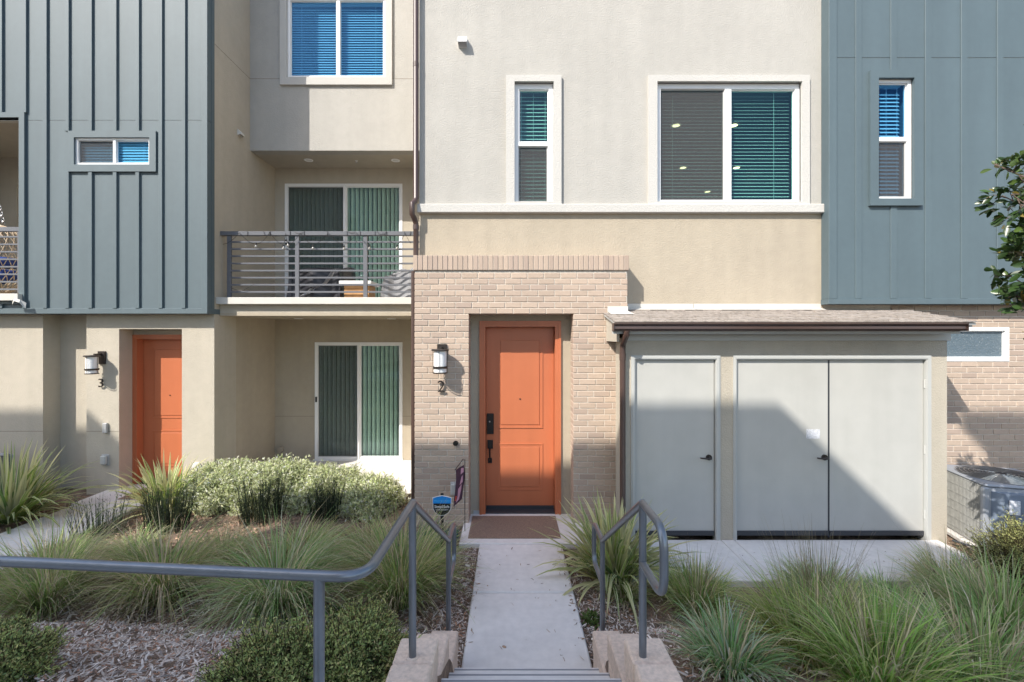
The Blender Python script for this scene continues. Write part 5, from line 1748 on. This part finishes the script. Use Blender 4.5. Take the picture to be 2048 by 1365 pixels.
JUN = [(0.42, 0.48, 0.17), (0.29, 0.38, 0.14), (0.60, 0.60, 0.25), (0.56, 0.44, 0.22)]
for (px, py, rx, ry, rz_, lab) in ((560, 1362, 0.26, 0.22, 0.15, 'low fine-leaved ground cover shrub in front of the rail corner post'), (700, 1345, 0.21, 0.22, 0.16, 'low fine-leaved ground cover shrub against the block wall'),
                                   (725, 1290, 0.15, 0.15, 0.17, 'bronze-tipped fine-leaved shrub behind the rail corner post'), (-15, 1360, 0.15, 0.18, 0.10, 'yellow-green ground cover shrub on the mulch at the pavement'),
                                   (-25, 1305, 0.10, 0.12, 0.07, 'small yellow-green ground cover tuft behind a larger one')):
    x, y = at(px, py)
    z = float(ground_z(x, y))
    shrub('ground_cover_shrub', (x, y, z - 0.02), (rx, ry, rz_), 2200, 13, 0.021, 0.34, JUN, [0.4, 0.3, 0.2, 0.1], lab, 'shrub', 'low ground cover shrubs', 0.42, 0.10, z)

shrub('fine_leaf_shrub', (5.02, 4.30, 0.02), (0.42, 0.40, 0.52), 1700, 11, 0.026, 0.25, [(0.42, 0.44, 0.16), (0.54, 0.53, 0.23), (0.28, 0.31, 0.11)], [0.4, 0.35, 0.25],
      'yellow-green fine-leaved shrub in front of the air conditioner', 'shrub', None, 0.2, 0.14, -0.05)

# blue succulents by the brick
def succulent(x, y, n, r, label):
    z = float(ground_z(x, y))
    a = RNG.uniform(0, 2 * np.pi, n)
    q = np.sqrt(RNG.uniform(0, 1, n)) * r
    parts = []
    base = np.stack([x + q * np.cos(a), y + q * 0.8 * np.sin(a), np.full(n, z)], -1)
    k = np.repeat(np.arange(n), 22)
    m_ = len(k)
    hh = RNG.uniform(0.06, 0.22, n)[k] * RNG.uniform(0.5, 1, m_)
    pb = base[k] + np.stack([np.zeros(m_), np.zeros(m_), hh], -1)
    c = pal(m_, [(0.055, 0.135, 0.125), (0.08, 0.175, 0.165), (0.05, 0.11, 0.085)], [0.45, 0.35, 0.2], 0.15)
    parts.append(ribbons(pb, RNG.uniform(0, 6.28, m_), RNG.uniform(0.05, 0.10, m_), RNG.uniform(0.008, 0.013, m_), RNG.uniform(0.3, 1.1, m_), -RNG.uniform(0, 0.6, m_), 3, c, c * 1.15, 1.2, 1.0))
    o = mesh_np('blue_succulent', parts, 'leaf')
    tag(o, label, 'succulent', 'blue succulents by the brick')


succulent(X(835, 5.05), 5.05, 60, 0.28, 'blue-green finger succulent below the yard sign')
succulent(X(880, 5.25), 5.25, 40, 0.22, 'blue-green finger succulent at the foot of the brick by the flag')
succulent(X(795, 4.75), 4.75, 30, 0.22, 'blue-green finger succulent among the grass behind the handrail')
# weedy sprouts
for (px, py, lab) in ((1185, 1245, 'small green weed in the mulch between walk and far rail post'), (668, 1228, 'small bright weed at the edge of the grass by the rail')):
    x, y = at(px, py)
    z = float(ground_z(x, y))
    shrub('weed', (x, y, z), (0.07, 0.06, 0.04), 60, 6, 0.03, 0.5, [(0.13, 0.20, 0.05)], [1], lab, 'weed', None, 0.3, 0.05, z)

# tree whose branch reaches in at the right
def tree():
    bx, by = 4.13, 3.0
    bz = float(ground_z(bx, by))
    t = thing('broadleaf_tree', (bx, by, bz), 'glossy dark-leaved tree reaching in front of the right house siding', 'tree')
    tr = MB().tube([(bx, by, bz - 0.1), (bx + 0.02, by, bz + 0.9), (bx - 0.02, by + 0.03, bz + 1.8), (bx - 0.03, by, 2.9), (bx, by, 3.62)], [0.055, 0.048, 0.04, 0.03, 0.012], 10)
    tips, dirs = [], []
    r = np.random.default_rng(3)
    for i in range(46):
        z0 = 2.3 + 1.28 * i / 45
        a = i * 2.4 + r.uniform(-0.4, 0.4)
        reach = (0.74 if i < 36 else 0.55) * r.uniform(0.65, 1.05)
        p0 = Vector((bx - 0.02, by, z0))
        dv = Vector((math.cos(a), math.sin(a), 0.55))
        p1 = p0 + dv * reach * 0.5
        p2 = p1 + Vector((dv.x * 0.8, dv.y * 0.8, 0.75)) * reach * 0.45
        tr.tube([p0, p1, p2], [0.013, 0.009, 0.004], 6)
        for q in range(9):
            s = q / 8
            pp = p1.lerp(p2, s) if s > 0.3 else p0.lerp(p1, 0.45 + s)
            off = Vector((r.normal(0, 0.07), r.normal(0, 0.07), r.normal(0, 0.07)))
            tr.tube([pp, pp + off], [0.004, 0.002], 5)
            tips.append(tuple(pp + off))
            dirs.append(tuple((off.normalized() + dv * 0.6).normalized()))
    tr.build('trunk', 'bark', t, 'auto')
    tips, dirs = np.array(tips), np.array(dirs)
    per = 13
    k = np.repeat(np.arange(len(tips)), per)
    pts = tips[k] + RNG.normal(0, 0.022, (len(k), 3))
    n = len(k)
    c = pal(n, [(0.026, 0.055, 0.014), (0.040, 0.080, 0.020), (0.075, 0.12, 0.028), (0.20, 0.15, 0.03)], [0.45, 0.33, 0.18, 0.04], 0.15)
    d = dirs[k] + RNG.normal(0, 0.75, (n, 3))
    d /= np.linalg.norm(d, axis=1, keepdims=True)
    s = np.cross(d, RNG.normal(0, 1, (n, 3)))
    s /= np.linalg.norm(s, axis=1, keepdims=True)
    nn = np.cross(d, s)
    L = RNG.uniform(0.055, 0.100, n)[:, None]
    W = L * 0.40
    prof = [(0, 0.05), (0.35, 0.75), (0.68, 1.0), (0.9, 0.6), (1.0, 0.05)]
    rows_ = []
    for (tt, ww) in prof:
        droop = -0.10 * tt * tt
        mid = pts + d * L * tt + np.array((0, 0, 1)) * L * droop
        rows_.append(np.stack([mid - s * W * 0.5 * ww + nn * W * 0.14 * ww, mid, mid + s * W * 0.5 * ww + nn * W * 0.14 * ww], 1))
    v = np.stack(rows_, 1).reshape(-1, 3)
    b = (np.arange(n) * 15)[:, None]
    f = np.concatenate([b + np.array([[i * 3 + j, i * 3 + j + 1, i * 3 + j + 4, i * 3 + j + 3]]) for i in range(4) for j in range(2)])
    cc = np.ones((n, 15, 4))
    cc[..., :3] = c[:, None, :]
    tag(mesh_np('crown', [(v, f, cc.reshape(-1, 4))], 'leaf_gloss', t, smooth=True), kind='stuff')


tree()

# ------------------------------------------------------------------ mulch chips
def mulch():
    parts = []
    zones = [(-5.2, -0.57, 1.55, 3.9, 26000, 1.0, 0), (0.78, 5.0, 1.6, 4.35, 9000, 1.0, 0), (-0.62, -0.36, 3.15, 5.15, 1800, 0.9, 0), (0.60, 1.2, 3.15, 5.2, 3000, 0.9, 0),
             (-5.45, -1.25, 4.4, 7.3, 15000, 1.0, 1), (-8.5, -6.55, 4.2, 7.3, 4000, 1.0, 1), (5.0, 7.4, 3.6, 5.9, 5000, 1.0, 1), (-5.4, -0.57, 3.9, 5.0, 8000, 1, 0), (-0.34, 0.58, 3.05, 5.1, 46, 0.7, 2), (1.3, 4.9, 4.4, 5.2, 60, 0.7, 2), (-0.37, -0.30, 3.05, 5.1, 40, 0.8, 2), (0.53, 0.59, 3.05, 5.1, 50, 0.8, 2)]
    for (x0, x1, y0, y1, n, sc, warm) in zones:
        x, y = RNG.uniform(x0, x1, n), RNG.uniform(y0, y1, n)
        z = ground_z(x, y) + RNG.uniform(0.0, 0.022, n) if warm < 2 else np.full(n, 0.002)
        a = RNG.uniform(0, np.pi * 2, n)
        L = RNG.uniform(0.015, 0.065, n) * sc
        W = RNG.uniform(0.004, 0.013, n) * sc
        big = RNG.uniform(0, 1, n) < 0.03
        W[big] *= 2.2
        tilt = RNG.normal(0, 0.28, n)
        roll = RNG.normal(0, 0.5, n)
        d = np.stack([np.cos(a) * np.cos(tilt), np.sin(a) * np.cos(tilt), np.sin(tilt)], -1)
        s = np.stack([-np.sin(a) * np.cos(roll), np.cos(a) * np.cos(roll), np.sin(roll)], -1)
        p = np.stack([x, y, z + 0.004], -1)
        e = d * L[:, None] / 2
        w = s * W[:, None] / 2
        bow = np.zeros((n, 3))
        bow[:, 2] = RNG.uniform(-0.004, 0.006, n)
        v = np.stack([p - e - w * 0.6, p - e + w * 0.5, p - w + bow, p + w + bow, p + e - w * 0.5, p + e + w * 0.7], 1).reshape(-1, 3)
        b = (np.arange(n) * 6)[:, None]
        f = np.concatenate([b + np.array([[0, 1, 3, 2]]), b + np.array([[2, 3, 5, 4]])])
        if warm:
            c = pal(n, [(0.34, 0.23, 0.155), (0.25, 0.155, 0.10), (0.42, 0.31, 0.22), (0.15, 0.09, 0.06)], [0.35, 0.3, 0.2, 0.15], 0.2)
        else:
            c = pal(n, [(0.52, 0.44, 0.38), (0.38, 0.30, 0.25), (0.66, 0.58, 0.51), (0.22, 0.14, 0.10), (0.40, 0.22, 0.14)], [0.34, 0.26, 0.17, 0.13, 0.10], 0.2)
        cc = np.ones((n, 6, 4))
        cc[..., :3] = c[:, None, :]
        keep = np.ones(n, bool)
        parts.append((v, f, cc.reshape(-1, 4)))
    o = mesh_np('mulch', parts, 'chips', None, (0, 0, 0))
    tag(o, 'shredded bark mulch chips covering the garden soil', 'mulch', kind='stuff')


mulch()

# ------------------------------------------------------------------ row of houses across the court, behind the viewer; their roofs shade the garden
YO = -6.0
SX, SZ = SUN_T * (Y_BAY - YO), SUN_V * (Y_BAY - YO)


def opposite(x0, x1, ztop, label, rise=0.355):
    """a house whose eave edges throw the shadow line at facade coordinates x0..x1, ztop"""
    a, b, h = x0 - SX, x1 - SX, ztop + SZ
    t = thing('opposite_house', ((a + b) / 2, YO - 4, -0.1), label, 'house', None)
    D = 7.5
    wx0, wx1 = a + 0.3, b - 0.3
    holes = []
    k = 0
    nx = max(1, int((wx1 - wx0) / 3.4))
    for i in range(nx):
        for f_ in range(4):
            cx_ = wx0 + (i + 0.5) * (wx1 - wx0) / nx
            holes.append((cx_ - 0.8, cx_ + 0.8, 1.0 + 3.2 * f_, 2.6 + 3.2 * f_))
    m_ = MB().plate(wx0, wx1, -0.2, h - 0.22, YO - 0.4, YO - 0.6, holes)
    m_.box(wx0, wx1, YO - D + 0.3, YO - D + 0.5, -0.2, h + rise * D - 0.45)
    m_.box(wx0, wx0 + 0.2, YO - D + 0.5, YO - 0.6, -0.2, h - 0.22)
    m_.box(wx1 - 0.2, wx1, YO - D + 0.5, YO - 0.6, -0.2, h - 0.22)
    m_.prism([(YO - 0.4, h - 0.3), (YO - D + 0.5, h - 0.3), (YO - D + 0.5, h + rise * (D - 0.6) - 0.3)], wx0, wx0 + 0.2, 'x')
    m_.prism([(YO - 0.4, h - 0.3), (YO - D + 0.5, h - 0.3), (YO - D + 0.5, h + rise * (D - 0.6) - 0.3)], wx1 - 0.2, wx1, 'x')
    m_.build('wall', 'opposite_wall', t)
    for q in holes:
        w_ = MB().plate(q[0], q[1], q[2], q[3], YO - 0.46, YO - 0.52, [(q[0] + 0.06, (q[0] + q[1]) / 2 - 0.03, q[2] + 0.06, q[3] - 0.06), ((q[0] + q[1]) / 2 + 0.03, q[1] - 0.06, q[2] + 0.06, q[3] - 0.06)]).build('window', 'vinyl', t)
        MB().box(q[0] + 0.03, q[1] - 0.03, YO - 0.50, YO - 0.49, q[2] + 0.03, q[3] - 0.03).build('pane', 'sweep', w_)
    MB().prism([(YO, h), (YO, h - 0.22), (YO - D, h + rise * D - 0.22), (YO - D, h + rise * D)], a, b, 'x').build('roof', 'opposite_roof', t)


opposite(-3.7, 3.83, 0.69, 'house across the court facing the brick entrance, behind the viewer')
opposite(-12.5, -8.18, 2.84, 'tall house across the court facing the left balcony, behind the viewer')
opposite(6.02, 9.8, 1.38, 'house across the court facing the tree, behind the viewer')
